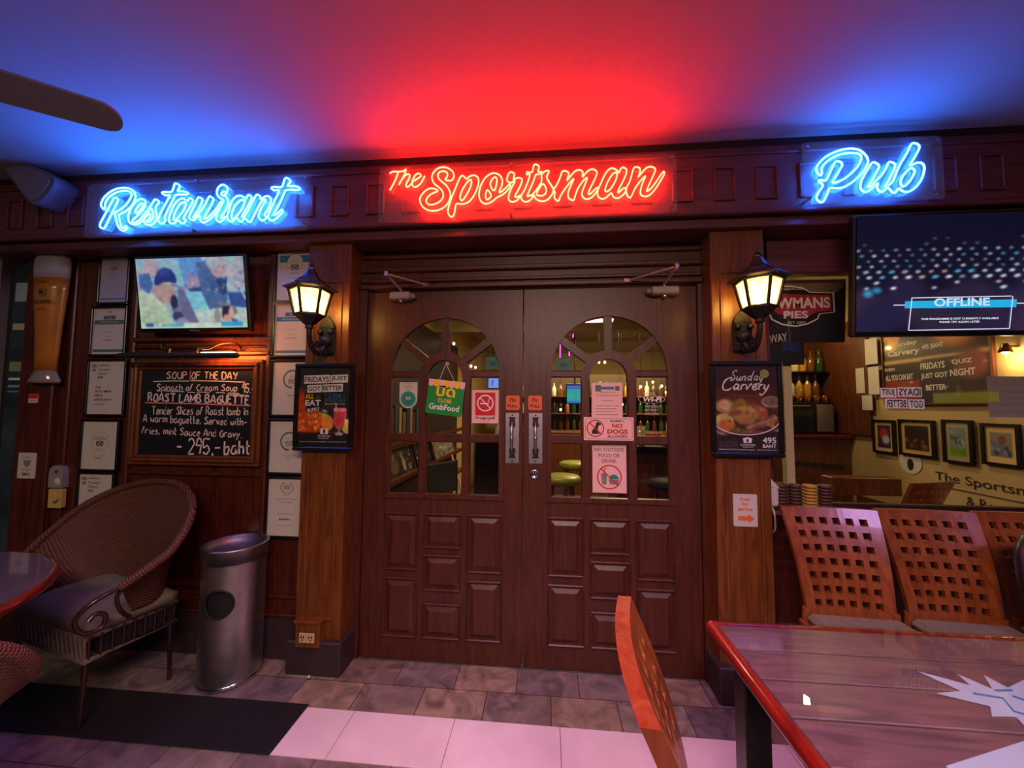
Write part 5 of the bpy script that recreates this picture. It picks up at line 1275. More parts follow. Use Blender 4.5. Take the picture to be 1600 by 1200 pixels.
# ------------------------------------------------------------------ round table
tx, ty, tr = -2.20, -1.22, .63
t = thing('round_table', 'round glossy table with red rim and dark legs at the left edge', 'table', (tx, ty, 0))
M_TTOP = flat('glossy_table_top', '5c545a', .12, noise=.15, scale=4, coat=.6)
m = MB(); m.lathe([(0, 0), (tr - .03, 0), (tr - .02, .004)], (tx, ty, .746), M_TTOP, 72); m.build('top', t)
m = MB(); m.lathe([(tr - .05, -.035), (tr - .012, -.035), (tr, -.022), (tr + .002, -.008), (tr - .008, .003), (tr - .022, .004)], (tx, ty, .746), M_REDWOOD, 72, caps=False); m.lathe([(0, -.02), (tr - .04, -.02)], (tx, ty, .746), M_MATTBLACK, 48); m.build('rim', t)
for a in (20, 110, 200, 290):
    m = MB(); px, py = tx + .50 * math.cos(R(a)), ty + .50 * math.sin(R(a)); m.box(px - .032, px + .032, py - .032, py + .032, 0, .715, M_MATTBLACK, .004); m.build('leg', t)

# ------------------------------------------------------------------ lattice back chairs
def lattice(mb, ncol, nrow, us, vs_, pos, face, edge):
    """us, vs_ cell borders; cells odd/odd are holes"""
    nu, nv = len(us) - 1, len(vs_) - 1
    hole = lambda i, j: i < 0 or j < 0 or i >= nu or j >= nv or (i % 2 == 1 and j % 2 == 1)
    for i in range(nu):
        for j in range(nv):
            if hole(i, j): continue
            u0, u1, v0, v1 = us[i], us[i + 1], vs_[j], vs_[j + 1]
            mb.add([pos(u0, v0, 0), pos(u1, v0, 0), pos(u1, v1, 0), pos(u0, v1, 0)], [(0, 1, 2, 3)], face)
            mb.add([pos(u0, v0, 1), pos(u1, v0, 1), pos(u1, v1, 1), pos(u0, v1, 1)], [(3, 2, 1, 0)], face)
            for di, dj, a, b in ((-1, 0, (u0, v0), (u0, v1)), (1, 0, (u1, v1), (u1, v0)), (0, -1, (u1, v0), (u0, v0)), (0, 1, (u0, v1), (u1, v1))):
                if hole(i + di, j + dj):
                    out = not (0 <= i + di < nu and 0 <= j + dj < nv)
                    mb.add([pos(*a, 0), pos(*b, 0), pos(*b, 1), pos(*a, 1)], [(0, 1, 2, 3)], edge if out else face)
def lattice_chair(label, face, edge, cushion, thick=.020):
    t = thing('lattice_chair', label, 'chair', (0, 0, 0), 'lattice back chairs on the terrace')
    us = [0, .12]; x = .12
    for k in range(6): us += [x + .078]; x += .078; us += [x + .0584] if k < 5 else []; x += .0584
    us.append(1.0)
    vs_ = [0, .09]; v = .09
    for k in range(7): vs_ += [v + .066]; v += .066; vs_ += [v + .0592] if k < 6 else []; v += .0592
    vs_.append(1.0)
    vs_ = [0] + [q * (1 - .0) for q in vs_[1:]]
    def pos(u, v, w):
        wd = .325 + .062 * v; X = (u - .5) * wd
        s = .5 - .5 * math.cos(v * PI)
        Y = .165 + .125 * v + .02 * math.sin(v * PI) * -1 + .018 * (1 - (2 * u - 1) ** 2) + w * thick
        return (X, Y, .528 + .420 * v)
    m = MB(); lattice(m, 6, 7, us, vs_, pos, face, edge); m.build('backrest', t)
    m = MB(); m.box(-.185, .185, -.21, .20, .485, .507, face, .006); m.build('seat', t)
    m = MB(); m.box(-.175, .175, -.205, .165, .507, .548, cushion, .016); m.build('seat_cushion', t)
    for sx in (-1, 1):
        m = MB(); m.tube([(sx * .165, -.185, .49), (sx * .165, -.19, 0)], [.019, .016], face, 8); m.build('leg', t)
        m = MB(); m.tube([(sx * .163, .175, .56), (sx * .165, .18, .44), (sx * .17, .22, 0)], [.017, .02, .016], face, 8); m.build('leg', t)
    m = MB(); m.box(-.16, .16, -.19, -.175, .42, .47, face); m.box(-.16, .16, .175, .19, .42, .47, face); m.build('apron_rails', t)
    return t
k1 = lattice_chair('red-brown lattice back chair under the window, next to the right pillar', M_LATTICE, M_LATTICE, M_CUSHION)
k1.location = (1.375, -.545, 0); k1.rotation_euler = (0, 0, R(-4))
k2 = copy_tree(k1); k2['label'] = 'red-brown lattice back chair in the middle of the three under the window'; k2.location = (1.772, -.545, 0)
k3 = copy_tree(k1); k3['label'] = 'red-brown lattice back chair by the right edge with the black bag on it'; k3.location = (2.17, -.545, 0)
k4 = lattice_chair('orange-edged lattice chair seen edge-on beside the planked table', M_LATTICE, M_ORANGEWOOD, M_CUSHION, .030)
k4.location = (0.598, -1.395, 0); k4.rotation_euler = (0, 0, R(84))

t = thing('shoulder_bag', 'black shoulder bag leaning on the rightmost lattice chair', 'bag', (2.18, -.56, .47))
m = MB(); M_BAG = flat('black_leather', '14161a', .38, noise=.3, scale=25, bump=.3)
vs = []; fs = []; prof = [(.0, .15), (.10, .17), (.22, .165), (.32, .145), (.375, .11)]
Mb = Matrix.Translation((2.06, -.55, .552)) @ Matrix.Rotation(R(-14), 4, 'X')
m = MB(Mb)
for k in range(len(prof)):
    z, w_ = prof[k]; d = .055 * (1 - .55 * (z / .38) ** 2)
    for i in range(20):
        a = 2 * PI * i / 20; ca, sa = math.cos(a), math.sin(a)
        vs.append((w_ * math.copysign(abs(ca) ** .6, ca), d * math.copysign(abs(sa) ** .7, sa), z))
for k in range(len(prof) - 1):
    for i in range(20): j = (i + 1) % 20; fs.append((k * 20 + i, k * 20 + j, (k + 1) * 20 + j, (k + 1) * 20 + i))
fs.append(tuple(range(19, -1, -1))); fs.append(tuple(range((len(prof) - 1) * 20, len(prof) * 20))); m.add(vs, fs, M_BAG, True); m.build('body', t)
m = MB(Mb); m.tube(smooth([(-.13, -.045, .16), (-.11, -.05, .30), (-.05, -.03, .39), (.05, -.03, .39), (.11, -.05, .30), (.13, -.045, .16)]), .008, M_BAG, 8); m.build('strap', t)
m = MB(Mb); m.box(-.075, -.045, -.042, -.03, .345, .365, M_CHROME, .003); m.box(-.02, .035, -.042, -.03, .345, .362, M_CHROME, .003); m.build('buckle', t)

# ------------------------------------------------------------------ planked table with glass in the foreground
t = thing('planked_table', 'planked dining table with glass cover and red edge in the foreground', 'table', (1.30, -1.35, 0))
X0, X1, Y0, Y1 = .632, 1.98, -1.83, -.878
M_PLANK = wood('table_planks', '5f3f48', '835a5e', stretch=(1.6, 12, 12), rough=.35)
m = MB(); n = 8
for k in range(n):
    a = Y1 - .012 - (Y1 - Y0 - .024) * k / n; b = Y1 - .012 - (Y1 - Y0 - .024) * (k + 1) / n
    m.box(X0 + .012, X1 - .012, b + .003, a - .003, .725, .748, M_PLANK, .002)
m.box(X0 + .02, X1 - .02, Y0 + .02, Y1 - .02, .70, .724, M_BLACK); m.build('top', t)
m = MB(); r = .019
for p, q in (((X0, Y0, .731), (X0, Y1, .731)), ((X0, Y1, .731), (X1, Y1, .731)), ((X1, Y1, .731), (X1, Y0, .731)), ((X1, Y0, .731), (X0, Y0, .731))): m.cyl(p, q, r, M_REDWOOD, 12); m.ball(p, r, M_REDWOOD, 12, 8)
m.build('edge_rail', t)
M_TABLEGLASS = glassy('table_glass', (.93, .97, .95), ior=1.5, base=.0)
m = MB(); m.box(X0 + .004, X1 - .004, Y0 + .004, Y1 - .002, .7515, .7595, M_TABLEGLASS, .002); m.build('glass_cover', t)
for sx, sy in ((X0 + .045, Y1 - .13), (X1 - .115, Y1 - .13), (X0 + .045, Y0 + .13), (X1 - .115, Y0 + .13)):
    m = MB(); m.box(sx - .032, sx + .032, sy - .032, sy + .032, 0, .70, M_BLACK, .004); m.build('leg', t)
# leaflets under the glass
c0 = at_z(1592, 1103, .75); m = MB(); P = []
for k in range(22):
    a = 2 * PI * k / 22 + .12; rr_ = (.125 if k % 2 == 0 else .068) * (1 + .25 * math.sin(3 * a)); P.append((c0.x + rr_ * math.cos(a) * 1.05, c0.y + rr_ * math.sin(a)))
M_LEAF = flat('pale_leaflet', 'b9c2d8', .4)
m.add([(a, b, .7497) for a, b in P] + [(a, b, .7502) for a, b in P], [tuple(range(22, 44)), tuple(range(21, -1, -1))], M_LEAF)
for st in (((-.06, .03), (-.01, .02), (-.03, -.02), (.0, -.035)), ((.02, .03), (.05, .0), (.03, -.03)), ((.0, .045), (.04, .05))):
    q = [(c0.x + a, c0.y + b) for a, b in st]
    m.tube([(a, b, .7503) for a, b in q], .003, M_BLUEINK, 4)
m.build('leaflet', None, 'pale star burst leaflet under the table glass', 'leaflet')
a, b, c, d = at_z(1478, 1197, .75), at_z(1625, 1150, .75), at_z(1700, 1260, .75), at_z(1560, 1330, .75)
m = MB(); m.add([(p.x, p.y, .7496) for p in (a, d, c, b)] + [(p.x, p.y, .7503) for p in (a, d, c, b)], [(3, 2, 1, 0), (4, 5, 6, 7), (0, 1, 5, 4), (1, 2, 6, 5), (2, 3, 7, 6), (3, 0, 4, 7)], M_LEAF); m.build('leaflet', None, 'plain pale sheet under the table glass at the lower right corner', 'leaflet')

# ------------------------------------------------------------------ mat, ceiling fan, window ledge things
m = MB(); m.box(-2.50, -.972, -.612, -.352, .003, .011, flat('black_rubber', '0b0a0d', .85, noise=.3, scale=80, bump=.5), .003)
m.build('floor_mat', None, 'long black rubber mat on the floor before the chair and bin', 'mat')
E0, E1 = at_z(192, 190, 2.42), at_z(0, 134, 2.42)
dv = (E1 - E0); dv.z = 0; dv.normalize(); L = .62; hub = E0 + dv * (L + .10)
t = thing('ceiling_fan', 'grey ceiling fan, one blade end reaching in at upper left', 'fan', (hub.x, hub.y, 2.42))
M_FAN = flat('fan_grey', '68687c', .5)
nv = Vector((-dv.y, dv.x, 0)); tl = .42
for k in range(3):
    ang = 2 * PI * k / 3; Rz = Matrix.Translation(hub) @ Matrix.Rotation(ang, 4, 'Z') @ Matrix.Translation(-hub)
    m = MB(Rz); wv = nv * math.cos(tl) + Vector((0, 0, 1)) * math.sin(tl) ; up = wv.cross(dv).normalized()
    hw = .052; o = [(0 + .03 - .03 * math.cos(a), hw * math.sin(a)) for a in [PI / 2 * (1 - q / 5) for q in range(6)]][::-1]
    out = [(hw * (1 - math.cos(a)), hw * math.sin(a)) for a in [-PI / 2 + PI * q / 10 for q in range(11)]]
    out = [(hw - hw * math.cos(a), hw * math.sin(a)) for a in [PI / 2 - PI * q / 10 for q in range(11)]] + [(L, -hw * 1.2), (L, hw * 1.2)]
    n_ = len(out); V = [E0 + dv * a + wv * b + up * .006 for a, b in out] + [E0 + dv * a + wv * b - up * .006 for a, b in out]
    m.add(V, [tuple(range(n_)), tuple(range(2 * n_ - 1, n_ - 1, -1))] + [(i, i + n_, (i + 1) % n_ + n_, (i + 1) % n_) for i in range(n_)], M_FAN); m.build('blade', t)
m = MB(); m.lathe([(.0, -.05), (.08, -.045), (.11, -.01), (.11, .04), (.06, .07), (.018, .08), (.018, .29), (.05, .30), (.06, .325)], (hub.x, hub.y, 2.42), M_FAN, 24); m.build('motor', t)

STK = [(1221, 'dark'), (1242, 'dark'), (1266, 'gold'), (1289, 'dark')]  # gold marks the stack coloured as lit yellow
M_CO_D = flat('coaster_brown', '4a2c20', .5); M_CO_LIT = flat('coaster_lit_yellow', 'b08438', .45)  # yellow light on the third stack is put into its coaster colour
NM = {0: 'nearest the right pillar', 1: 'second from the right pillar', 2: 'stack coloured as lit yellow', 3: 'fourth from the right pillar'}
proto = {}
for i, (px, kd) in enumerate(STK):
    p = at(px, 792, -.035)
    for k in range(8):
        if kd not in proto:
            t = thing('coaster', '', 'coaster', (0, 0, 0)); mt = M_CO_LIT if kd == 'gold' else M_CO_D
            m = MB(); m.lathe([(.026, 0), (.031, .002), (.0325, .007), (.031, .012), (.026, .014)], (0, 0, 0), mt, 20); m.build('disc', t); proto[kd] = t; c = t
        else: c = copy_tree(proto[kd])
        c.location = (p.x + rnd.uniform(-.001, .001), -.035, .885 + k * .0162)
        lv = ('lowest', 'second', 'third', 'fourth', 'fifth', 'sixth', 'seventh', 'topmost')[k]
        c['label'] = ('coaster coloured as lit yellow, %s of the third stack on the window ledge' % lv) if kd == 'gold' else ('brown coaster, %s of the stack %s' % (lv, ('beside the pillar', 'between pillar stack and lit-yellow stack', '', 'right of the lit-yellow stack')[i]))
        c['group'] = 'coasters stacked on the window ledge'
t = thing('paper_dispenser', 'white wall dispenser with hanging cable between pillar and window', 'dispenser', (1.262, -.03, .90))
m = MB(); m.box(1.235, 1.288, -.085, -.02, .905, 1.01, M_PLASTIC_W, .012); m.add([(1.235, -.085, 1.008), (1.288, -.085, 1.0), (1.288, -.02, 1.0), (1.235, -.02, 1.008), (1.235, -.05, 1.075), (1.242, -.04, 1.075)], [(0, 1, 5, 4), (1, 2, 5), (2, 3, 4, 5), (3, 0, 4)], M_PLASTIC_W); m.build('body', t)
m = MB(); m.tube(smooth([(1.258, -.05, .91), (1.262, -.075, .88), (1.262, -.08, .80), (1.258, -.04, .76)]), .005, M_PLASTIC_W, 6); m.build('cable', t)

# ------------------------------------------------------------------ hanging TV over the window
t = thing('hanging_tv', 'large hanging TV showing a dotted dark screen and Offline box', 'TV', (2.08, -.2, 1.74))
Mt = Matrix.Translation((1.575, -.20, 1.738)) @ Matrix.Rotation(R(4), 4, 'X')
TW, TH = 1.02, .575
m = MB(Mt); m.box(0, TW, 0, .04, 0, TH, M_BLACK, .008); m.build('casing', t)
m = MB(); m.box(1.98, 2.18, -.17, -.03, 1.95, 2.15, M_MATTBLACK); m.build('wall_bracket', t)
ops = [('g', '161228', '070a20'), ('b', 26, 0, 1, 0, .35, .06, .16, ['2a2038', '35243f', '241c3c', '1d1a3a']), ('e', .85, .5, .12, .25, '26304e', 1.2)]
rs = random.Random(4); cols = ['e8eef8', 'e8eef8', 'b8c8e0', '58b8d8', 'd8a898', '8fa0c0', 'e8eef8']
for r_ in range(10):
    yv = .80 - .047 * r_
    for k in range(20):
        xv = .02 + k * .053 + (r_ % 2) * .02 - .012 * r_ * (.5 - k / 20)
        if r_ < 2 and rs.random() < .6 or r_ > 7 and rs.random() < .65: continue
        s = .0052 + (.003 if r_ > 5 else 0) + rs.random() * .003
        ops.append(('e', xv, yv - .012 * (k / 20), s * 1.3, s, cols[rs.randrange(7)] if 1 < r_ else '5a5a78', .9, .3))
ops += [('e', .05, .33, .02, .03, '2f8fb0', 1), ('e', .09, .36, .02, .025, '2a7fa8', 1)]
A = raster(170, 96, '0a0d24', ops, 2)
picture('screen', A, .012, TW - .012, .022, TH - .012, -.0015, M_SCREEN, t, Mt)
M_SCR_W = glow('screen_white', (.75, .8, .95)); M_SCR_B = glow('screen_cyan', (.02, .42, .75)); M_SCR_LT = glow('screen_pale', (.55, .75, .9))
m = MB(Mt); y = -.003
def uv(px, py):   # a spot of the photographed screen in the screen's own frame
    p = Mt.inverted() @ at(px, py, -.21); return p.x, p.z
for a, b in (((1422, 466), (1578, 463)), ((1580, 463), (1579, 513)), ((1579, 513), (1421, 516)), ((1421, 516), (1423, 466)), ((1395, 477), (1413, 477)), ((1587, 474), (1606, 474))): m.ribbon([uv(*a), uv(*b)], .0018, y - .001, M_SCR_W)
P = [uv(*q) for q in ((1413, 482), (1587, 480), (1587, 468), (1413, 471))]; m.poly(P, y, M_SCR_B)
a, b = uv(1458, 480), uv(1545, 479); m.text('OFFLINE', a[0], a[1] + .002, y - .002, M_SCR_LT, h=.038, w=b[0] - a[0], bold=.03)
a, b = uv(1440, 500), uv(1561, 498); m.text('THIS PROGRAMME IS NOT CURRENTLY AVAILABLE', a[0], a[1], y, M_SCR_W, h=.009, w=b[0] - a[0], bold=.02)
a, b = uv(1469, 504.5), uv(1532, 503.5); m.text('PLEASE TRY AGAIN LATER', a[0], a[1], y, M_SCR_W, h=.009, w=b[0] - a[0], bold=.02)
m.build('offline_caption', t)
# ------------------------------------------------------------------ the bar room behind the glass
M_BEIGE = flat('beige_plaster', 'b59a64', .7, noise=.1, scale=3)
M_BARFLOOR = flat('bar_floor', '3c3230', .5, noise=.3, scale=6)
M_BARCEIL = flat('bar_ceiling', 'b8a890', .8)
M_BARWOOD = wood('bar_wood', '4a2412', '6f3a1c', rough=.35)
f = MB(); f.box(-1.3, 3.4, .12, 6.6, -.05, 0.0, M_BARFLOOR); struct(f, 'floor_bar', 'dark floor of the bar room seen through the glass', 'floor')
f = MB(); f.box(-1.3, 3.4, .12, 6.6, 2.62, 2.70, M_BARCEIL); f.box(-1.2, 3.2, 2.3, 2.5, 2.28, 2.62, M_BEIGE); struct(f, 'ceiling_bar', 'beige ceiling of the bar room with one beam', 'ceiling')
f = MB(); f.box(-1.3, 3.4, 6.5, 6.6, 0, 2.62, M_BEIGE); struct(f, 'wall_back', 'beige far wall of the bar room', 'wall')
f = MB(); f.box(-1.3, -1.2, .12, 6.5, 0, 2.62, M_BEIGE); struct(f, 'wall_bar_left', 'beige side wall behind the left door', 'wall')
f = MB(); f.box(3.2, 3.3, .12, 6.5, 0, 2.62, M_BEIGE); f.box(3.18, 3.2, .12, 2.0, .0, .55, M_BARWOOD); struct(f, 'wall_bar_right', 'beige side wall with pictures behind the window', 'wall')
f = MB(); a = at(1222, 565, .10); b = at(1241, 750, .10); f.box(a.x, b.x, .09, .13, .90, a.z, flat('cream_post', 'c9b98c', .5)); f.box(1.25, 1.34, .06, .12, .5, 2.3, M_MATTBLACK); struct(f, 'trim_2', 'cream post edge just inside the pub window', 'trim')

# display rack behind the left door
t = thing('display_rack', 'brown display rack on the side wall behind the left door glass', 'rack', (-1.15, 1.9, 0))
m = MB(); m.box(-1.198, -1.17, .45, 3.4, .2, 2.26, flat('dark_stain', '2a1a18', .5, noise=.3, scale=6)); m.build('back_panel', t)
for z, nm in ((.80, 'ledge'), (1.085, 'ledge'), (.52, 'ledge')):
    m = MB(); m.box(-1.17, -1.04, .45, 3.4, z - .02, z, M_BARWOOD, .003); m.box(-1.05, -1.035, .45, 3.4, z, z + .025, M_BARWOOD, .003); m.build(nm, t)
for k in range(12):
    y0 = .50 + k * .085; h = .24 + rnd.random() * .08
    m = MB(); c = ('6a5a4a', '2c2a34', '8a7a66', '5a2a22', '3a4450', 'a8926a')[k % 6]
    m.box(-1.165, -1.07, y0, y0 + .05 + .02 * rnd.random(), 1.087, 1.087 + h, flat('book_' + c, c, .5) if 'book_' + c not in MATS else MATS['book_' + c], .003)
    m.build('book', None, 'book spine in the upright row on the rack behind the left door', 'book', 'books on the rack behind the door')
def wall_xf(X): return lambda a, b: (X, a, b)
def framed(name, label, Y0, Y1, z0, z1, X, s, A, fr, tilt=0.0, cat='picture', mat_w=.02):
    """picture on a wall of constant X; s=1 faces +x, -1 faces -x"""
    t = thing(name, label, cat, (X, (Y0 + Y1) / 2, z0)); e = mat_w
    top = lambda z: X + s * (.004 - tilt * (z - z0) * s * s) if tilt == 0 else X + s * (.075 - .075 * (z - z0) / (z1 - z0))
    m = MB()
    def bar(y0, y1, q0, q1):
        vs = []
        for z in (q0, q1):
            x = top(z)
            vs += [(x, y0, z), (x, y1, z), (x + s * .022, y1, z), (x + s * .022, y0, z)]
        m.add(vs, [(0, 1, 2, 3), (7, 6, 5, 4), (0, 4, 5, 1), (1, 5, 6, 2), (2, 6, 7, 3), (3, 7, 4, 0)], fr)
    bar(Y0, Y1, z0, z0 + e); bar(Y0, Y1, z1 - e, z1); bar(Y0, Y0 + e, z0 + e, z1 - e); bar(Y1 - e, Y1, z0 + e, z1 - e)
    m.build('frame', t)
    a0, a1 = (Y0 + e, Y1 - e) if s > 0 else (Y1 - e, Y0 + e)
    picture('printed_sheet', A, a0, a1, z0 + e, z1 - e, 0, M_PRINT, t, xf=lambda a, b: (top(b) + s * .010, a, b))
    return t
framed('framed_picture', 'brown framed portrait leaning on the rack, nearest the left door', .72, 1.38, .801, 1.056, -1.16, 1, raster(40, 26, '2a2420', [('e', .3, .5, .16, .4, '6a5444'), ('e', .3, .75, .07, .14, 'b08a70'), ('p', [(.6, .1), (.7, .1), (.68, .9), (.58, .9)], 'b8a078'), ('b', 30, .7, 1, 0, 1, .02, .06, ['d0ccc4', '1c1c20', '6a6a70'])], 3), M_ORANGEWOOD, 1)
framed('framed_picture', 'dark black and white picture leaning in the middle of the rack', 1.42, 1.95, .801, 1.056, -1.16, 1, raster(40, 26, '1c1c20', [('b', 60, 0, 1, 0, 1, .02, .06, ['d0ccc4', '1c1c20', '6a6a70', '3a3a40'])], 4), M_BLACK, 1)
framed('framed_picture', 'pale framed picture leaning at the far end of the rack', 2.0, 2.9, .801, 1.056, -1.16, 1, raster(40, 26, '8a8478', [('b', 40, 0, 1, .3, 1, .04, .1, ['c8c4b0', '6a6a60', 'a8a290']), ('b', 20, 0, 1, 0, .35, .03, .08, ['3a3834', '5a6a74'])], 6), M_ORANGEWOOD, 1)
m = MB(); m.cyl((-.92, 2.1, .86), (-.62, 1.9, .02), .012, M_PINK, 8); m.build('cue_stick', None, 'thin pale stick leaning by the rack behind the left door', 'stick')
def tube_chair(label, x, y, rz):
    t = thing('tube_chair', label, 'chair', (0, 0, 0))
    m = MB(); m.box(-.2, .2, -.2, .2, .42, .47, M_MATTBLACK, .015); m.build('seat', t)
    m = MB(); m.box(-.19, .19, .19, .215, .60, .88, M_MATTBLACK, .012); m.build('backrest', t)
    for s in (-1, 1):
        m = MB(); m.tube(smooth([(s * .2, .21, .88), (s * .21, .21, .5), (s * .21, .19, .43), (s * .21, -.17, .43), (s * .21, -.2, .40), (s * .21, -.2, 0)]), .011, M_BRASS, 8); m.tube([(s * .21, .19, .43), (s * .21, .21, 0)], .011, M_BRASS, 8); m.build('leg_frame', t)
    t.location = (x, y, 0); t.rotation_euler = (0, 0, rz); return t
tube_chair('black chair with metal frame behind the left door glass', -.66, 1.30, R(60))
t = thing('dark_cabinet', 'tall dark cabinet seen through the right panes of the left door', 'cabinet', (-.42, 2.6, 0))
m = MB(); m.box(-.72, -.30, 2.4, 2.8, 0, 1.02, M_MATTBLACK, .01); m.build('body', t)
m = MB(); m.box(-.70, -.32, 2.385, 2.402, .05, .98, M_BLACK, .006); dr = m.build('door', t); m = MB(); m.cyl((-.35, 2.37, .5), (-.35, 2.37, .65), .008, M_BRASS, 8); m.build('handle', dr)
m = MB(); m.lathe([(0, 0), (.05, 0), (.06, .05), (.045, .12), (.02, .16), (0, .17)], (-.44, 2.52, 1.02), M_PAPER, 16); m.build('lampshade_jar', None, 'pale round jar standing on the dark cabinet', 'jar')

# bar counter, stools and back bar behind the right door
t = thing('bar_counter', 'dark topped wooden bar counter behind the right door', 'bar counter', (1.55, 2.1, 0))
m = MB(); m.box(.82, 2.2, 1.75, 2.35, 0, .98, M_BARWOOD, .006); m.build('body', t)
m = MB(); m.box(.76, 2.24, 1.66, 2.42, .98, 1.025, M_BLACK, .01); m.build('worktop', t)
for k in range(4):
    m = MB(); x = .90 + k * .36; m.box(x, x + .28, 1.735, 1.752, .12, .86, M_LATTICE, .008); m.build('front_panel', t)
m = MB(); m.cyl((.85, 1.62, .20), (2.2, 1.62, .20), .018, M_BRASS, 10); m.build('foot_rail', t)
M_YSEAT = flat('yellow_green_vinyl', '9aa02c', .4)
def bar_stool(label, x, y, seat):
    t = thing('bar_stool', label, 'stool', (0, 0, 0), 'bar stools in the bar room')
    m = MB(); m.lathe([(0, .0), (.16, .0), (.178, .02), (.178, .055), (.15, .075), (0, .082)], (0, 0, .70), seat, 28); m.build('seat', t)
    for k in range(4):
        a = PI / 4 + k * PI / 2; m = MB(); m.tube([(.12 * math.cos(a), .12 * math.sin(a), .70), (.18 * math.cos(a), .18 * math.sin(a), 0)], [.02, .016], M_BARWOOD, 8); m.build('leg', t)
    m = MB(); m.tube([(.155 * math.cos(q), .155 * math.sin(q), .28) for q in [2 * PI * k / 24 for k in range(24)]], .010, M_BRASS, 6, closed=True); m.build('foot_ring', t)
    t.location = (x, y, 0); return t
s1 = bar_stool('yellow topped bar stool nearest the right door', .27, 1.45, M_YSEAT)
s2 = copy_tree(s1); s2['label'] = 'yellow topped bar stool farther back in the bar room'; s2.location = (.45, 2.35, 0)
s3 = bar_stool('dark topped bar stool before the counter behind the right pane', 1.20, 1.38, M_MATTBLACK)
t = thing('back_bar', 'back bar shelving with bottles behind the right door', 'shelving', (.9, 4.2, 0))
m = MB(); m.box(-.35, 2.35, 4.15, 4.5, 0, 1.0, M_BARWOOD, .006); m.build('cupboard', t)
m = MB(); m.box(-.35, 2.35, 4.44, 4.5, 1.0, 1.95, flat('back_bar_mirror', '6a5c48', .2, metal=.6)); m.build('back_panel', t)
for z in (1.02, 1.30, 1.58):
    m = MB(); m.box(-.35, 2.35, 4.2, 4.46, z - .02, z, M_BARWOOD, .003); m.build('shelf', t)
BOT = [flat('bottle_' + c, c, .12, coat=.8) for c in ('6a4216', '2a4a26', 'c8bc9a', 'b8842a', '5a2a16', '4a3a2c')]
bp = []
for k, mt in enumerate(BOT):
    m = MB(); m.lathe([(.034, 0), (.037, .01), (.037, .14), (.03, .17), (.013, .20), (.012, .25), (.014, .255), (.014, .265)], (0, 0, 0), mt, 12)
    bp.append((m, mt))
def bottle(k, x, y, z, label, group):
    if isinstance(bp[k], tuple):
        o = bp[k][0].build('bottle', None, label, 'bottle', group, origin=(0, 0, 0)); bp[k] = o
    else:
        o = bp[k].copy(); COL.objects.link(o); o['label'] = label; o['group'] = group
    o.location = (x, y, z); s = .80 + .15 * rnd.random(); o.scale = (1, 1, s)
for z in (1.02, 1.30, 1.58):
    for k in range(24): bottle(rnd.randrange(6), -.28 + k * .108, 4.32, z + .001, 'spirit bottle on the back bar seen through the door glass', 'bottles on the back bar')
M_PINT = flat('pint_amber', 'b8741c', .15, coat=.6)
for k, x in enumerate((.86, .95, 1.06, 1.30, 1.40, 1.62, 1.72, 1.95)):
    m = MB(); hh = .13 + .03 * (k % 3); m.lathe([(.028, 0), (.03, .004), (.04, hh), (.036, hh), (.027, .01), (0, .01)], (x, 1.76 + .04 * (k % 2), 1.026), M_PINT if k % 2 else MATS['bottle_c8bc9a'], 16); m.build('pint_glass', None, 'small glass standing on the bar counter behind the right door', 'glass', 'glasses on the bar counter')
area('shelf_light', (1.0, 4.0, 2.2), (1.0, 4.4, 1.3), 2.4, .05, 40, (1, .75, .38))
M_GLOBE = glow('warm_globe', (1, .72, .3), 8)
for k, (px, py, Y) in enumerate(((945, 566, 3.0), (936, 566, 3.4), (1001, 604, 3.0), (1020, 597, 3.2), (1034, 603, 3.4), (1041, 613, 3.0), (736, 572, 3.2), (743, 574, 3.5), (709, 537, 2.6), (620, 557, 1.2), (876, 640, 3.6), (972, 632, 3.2), (968, 640, 3.4))):
    p = at(px, py, Y); t = thing('pendant_bulb', 'small glowing bulb hanging in the bar room behind the doors', 'lamp', p, 'bulbs hanging in the bar room')
    m = MB(); m.ball(p, .016, M_GLOBE, 10, 6, (1, 1, 1.2)); m.build('bulb', t); m = MB(); m.cyl((p.x, p.y, p.z + .015), (p.x, p.y, 2.62), .002, M_BLACK, 5); m.cyl((p.x, p.y, p.z + .012), (p.x, p.y, p.z + .04), .008, M_BRASS, 8); m.build('cord', t)
p = at(886, 630, 3.9); q = at(911, 601, 3.9)
t = thing('bar_tv', 'small TV with a green sports field in the bar room', 'TV', (p.x, 3.9, p.z)); m = MB(); m.box(p.x - .015, q.x + .015, 3.905, 3.95, p.z - .015, q.z + .015, M_BLACK, .005); m.cyl(((p.x + q.x) / 2, 3.93, q.z), ((p.x + q.x) / 2, 3.93, 2.62), .012, M_BLACK, 8); m.build('casing', t)
picture('screen', raster(24, 28, '2f9f9a', [('p', [(0, 1), (1, 1), (1, .8), (0, .8)], '2a35b8'), ('p', [(0, .9), (1, .9), (1, .87), (0, .87)], 'b8a8f0'), ('b', 14, 0, 1, .1, .75, .03, .07, ['5ac0b8', '3aa8a0', '8ad0d0']), ('p', [(0, .12), (1, .12), (1, 0), (0, 0)], '2f62c8')]), p.x, q.x, p.z, q.z, 3.904, M_SCREEN, t)
p = at(763, 606, 3.4); q = at(779, 591, 3.4)
t = thing('bar_tv', 'tiny bright blue screen behind the no smoking notice', 'TV', (p.x, 3.4, p.z)); m = MB(); m.box(p.x - .01, q.x + .01, 3.405, 3.44, p.z - .01, q.z + .01, M_BLACK, .004); m.cyl(((p.x + q.x) / 2, 3.42, q.z), ((p.x + q.x) / 2, 3.42, 2.62), .01, M_BLACK, 8); m.build('casing', t)
picture('screen', raster(12, 12, '7a9af0', [('p', [(.3, .2), (.4, .2), (.5, .8), (.4, .8)], '2a3a90')]), p.x, q.x, p.z, q.z, 3.404, M_SCREEN, t)
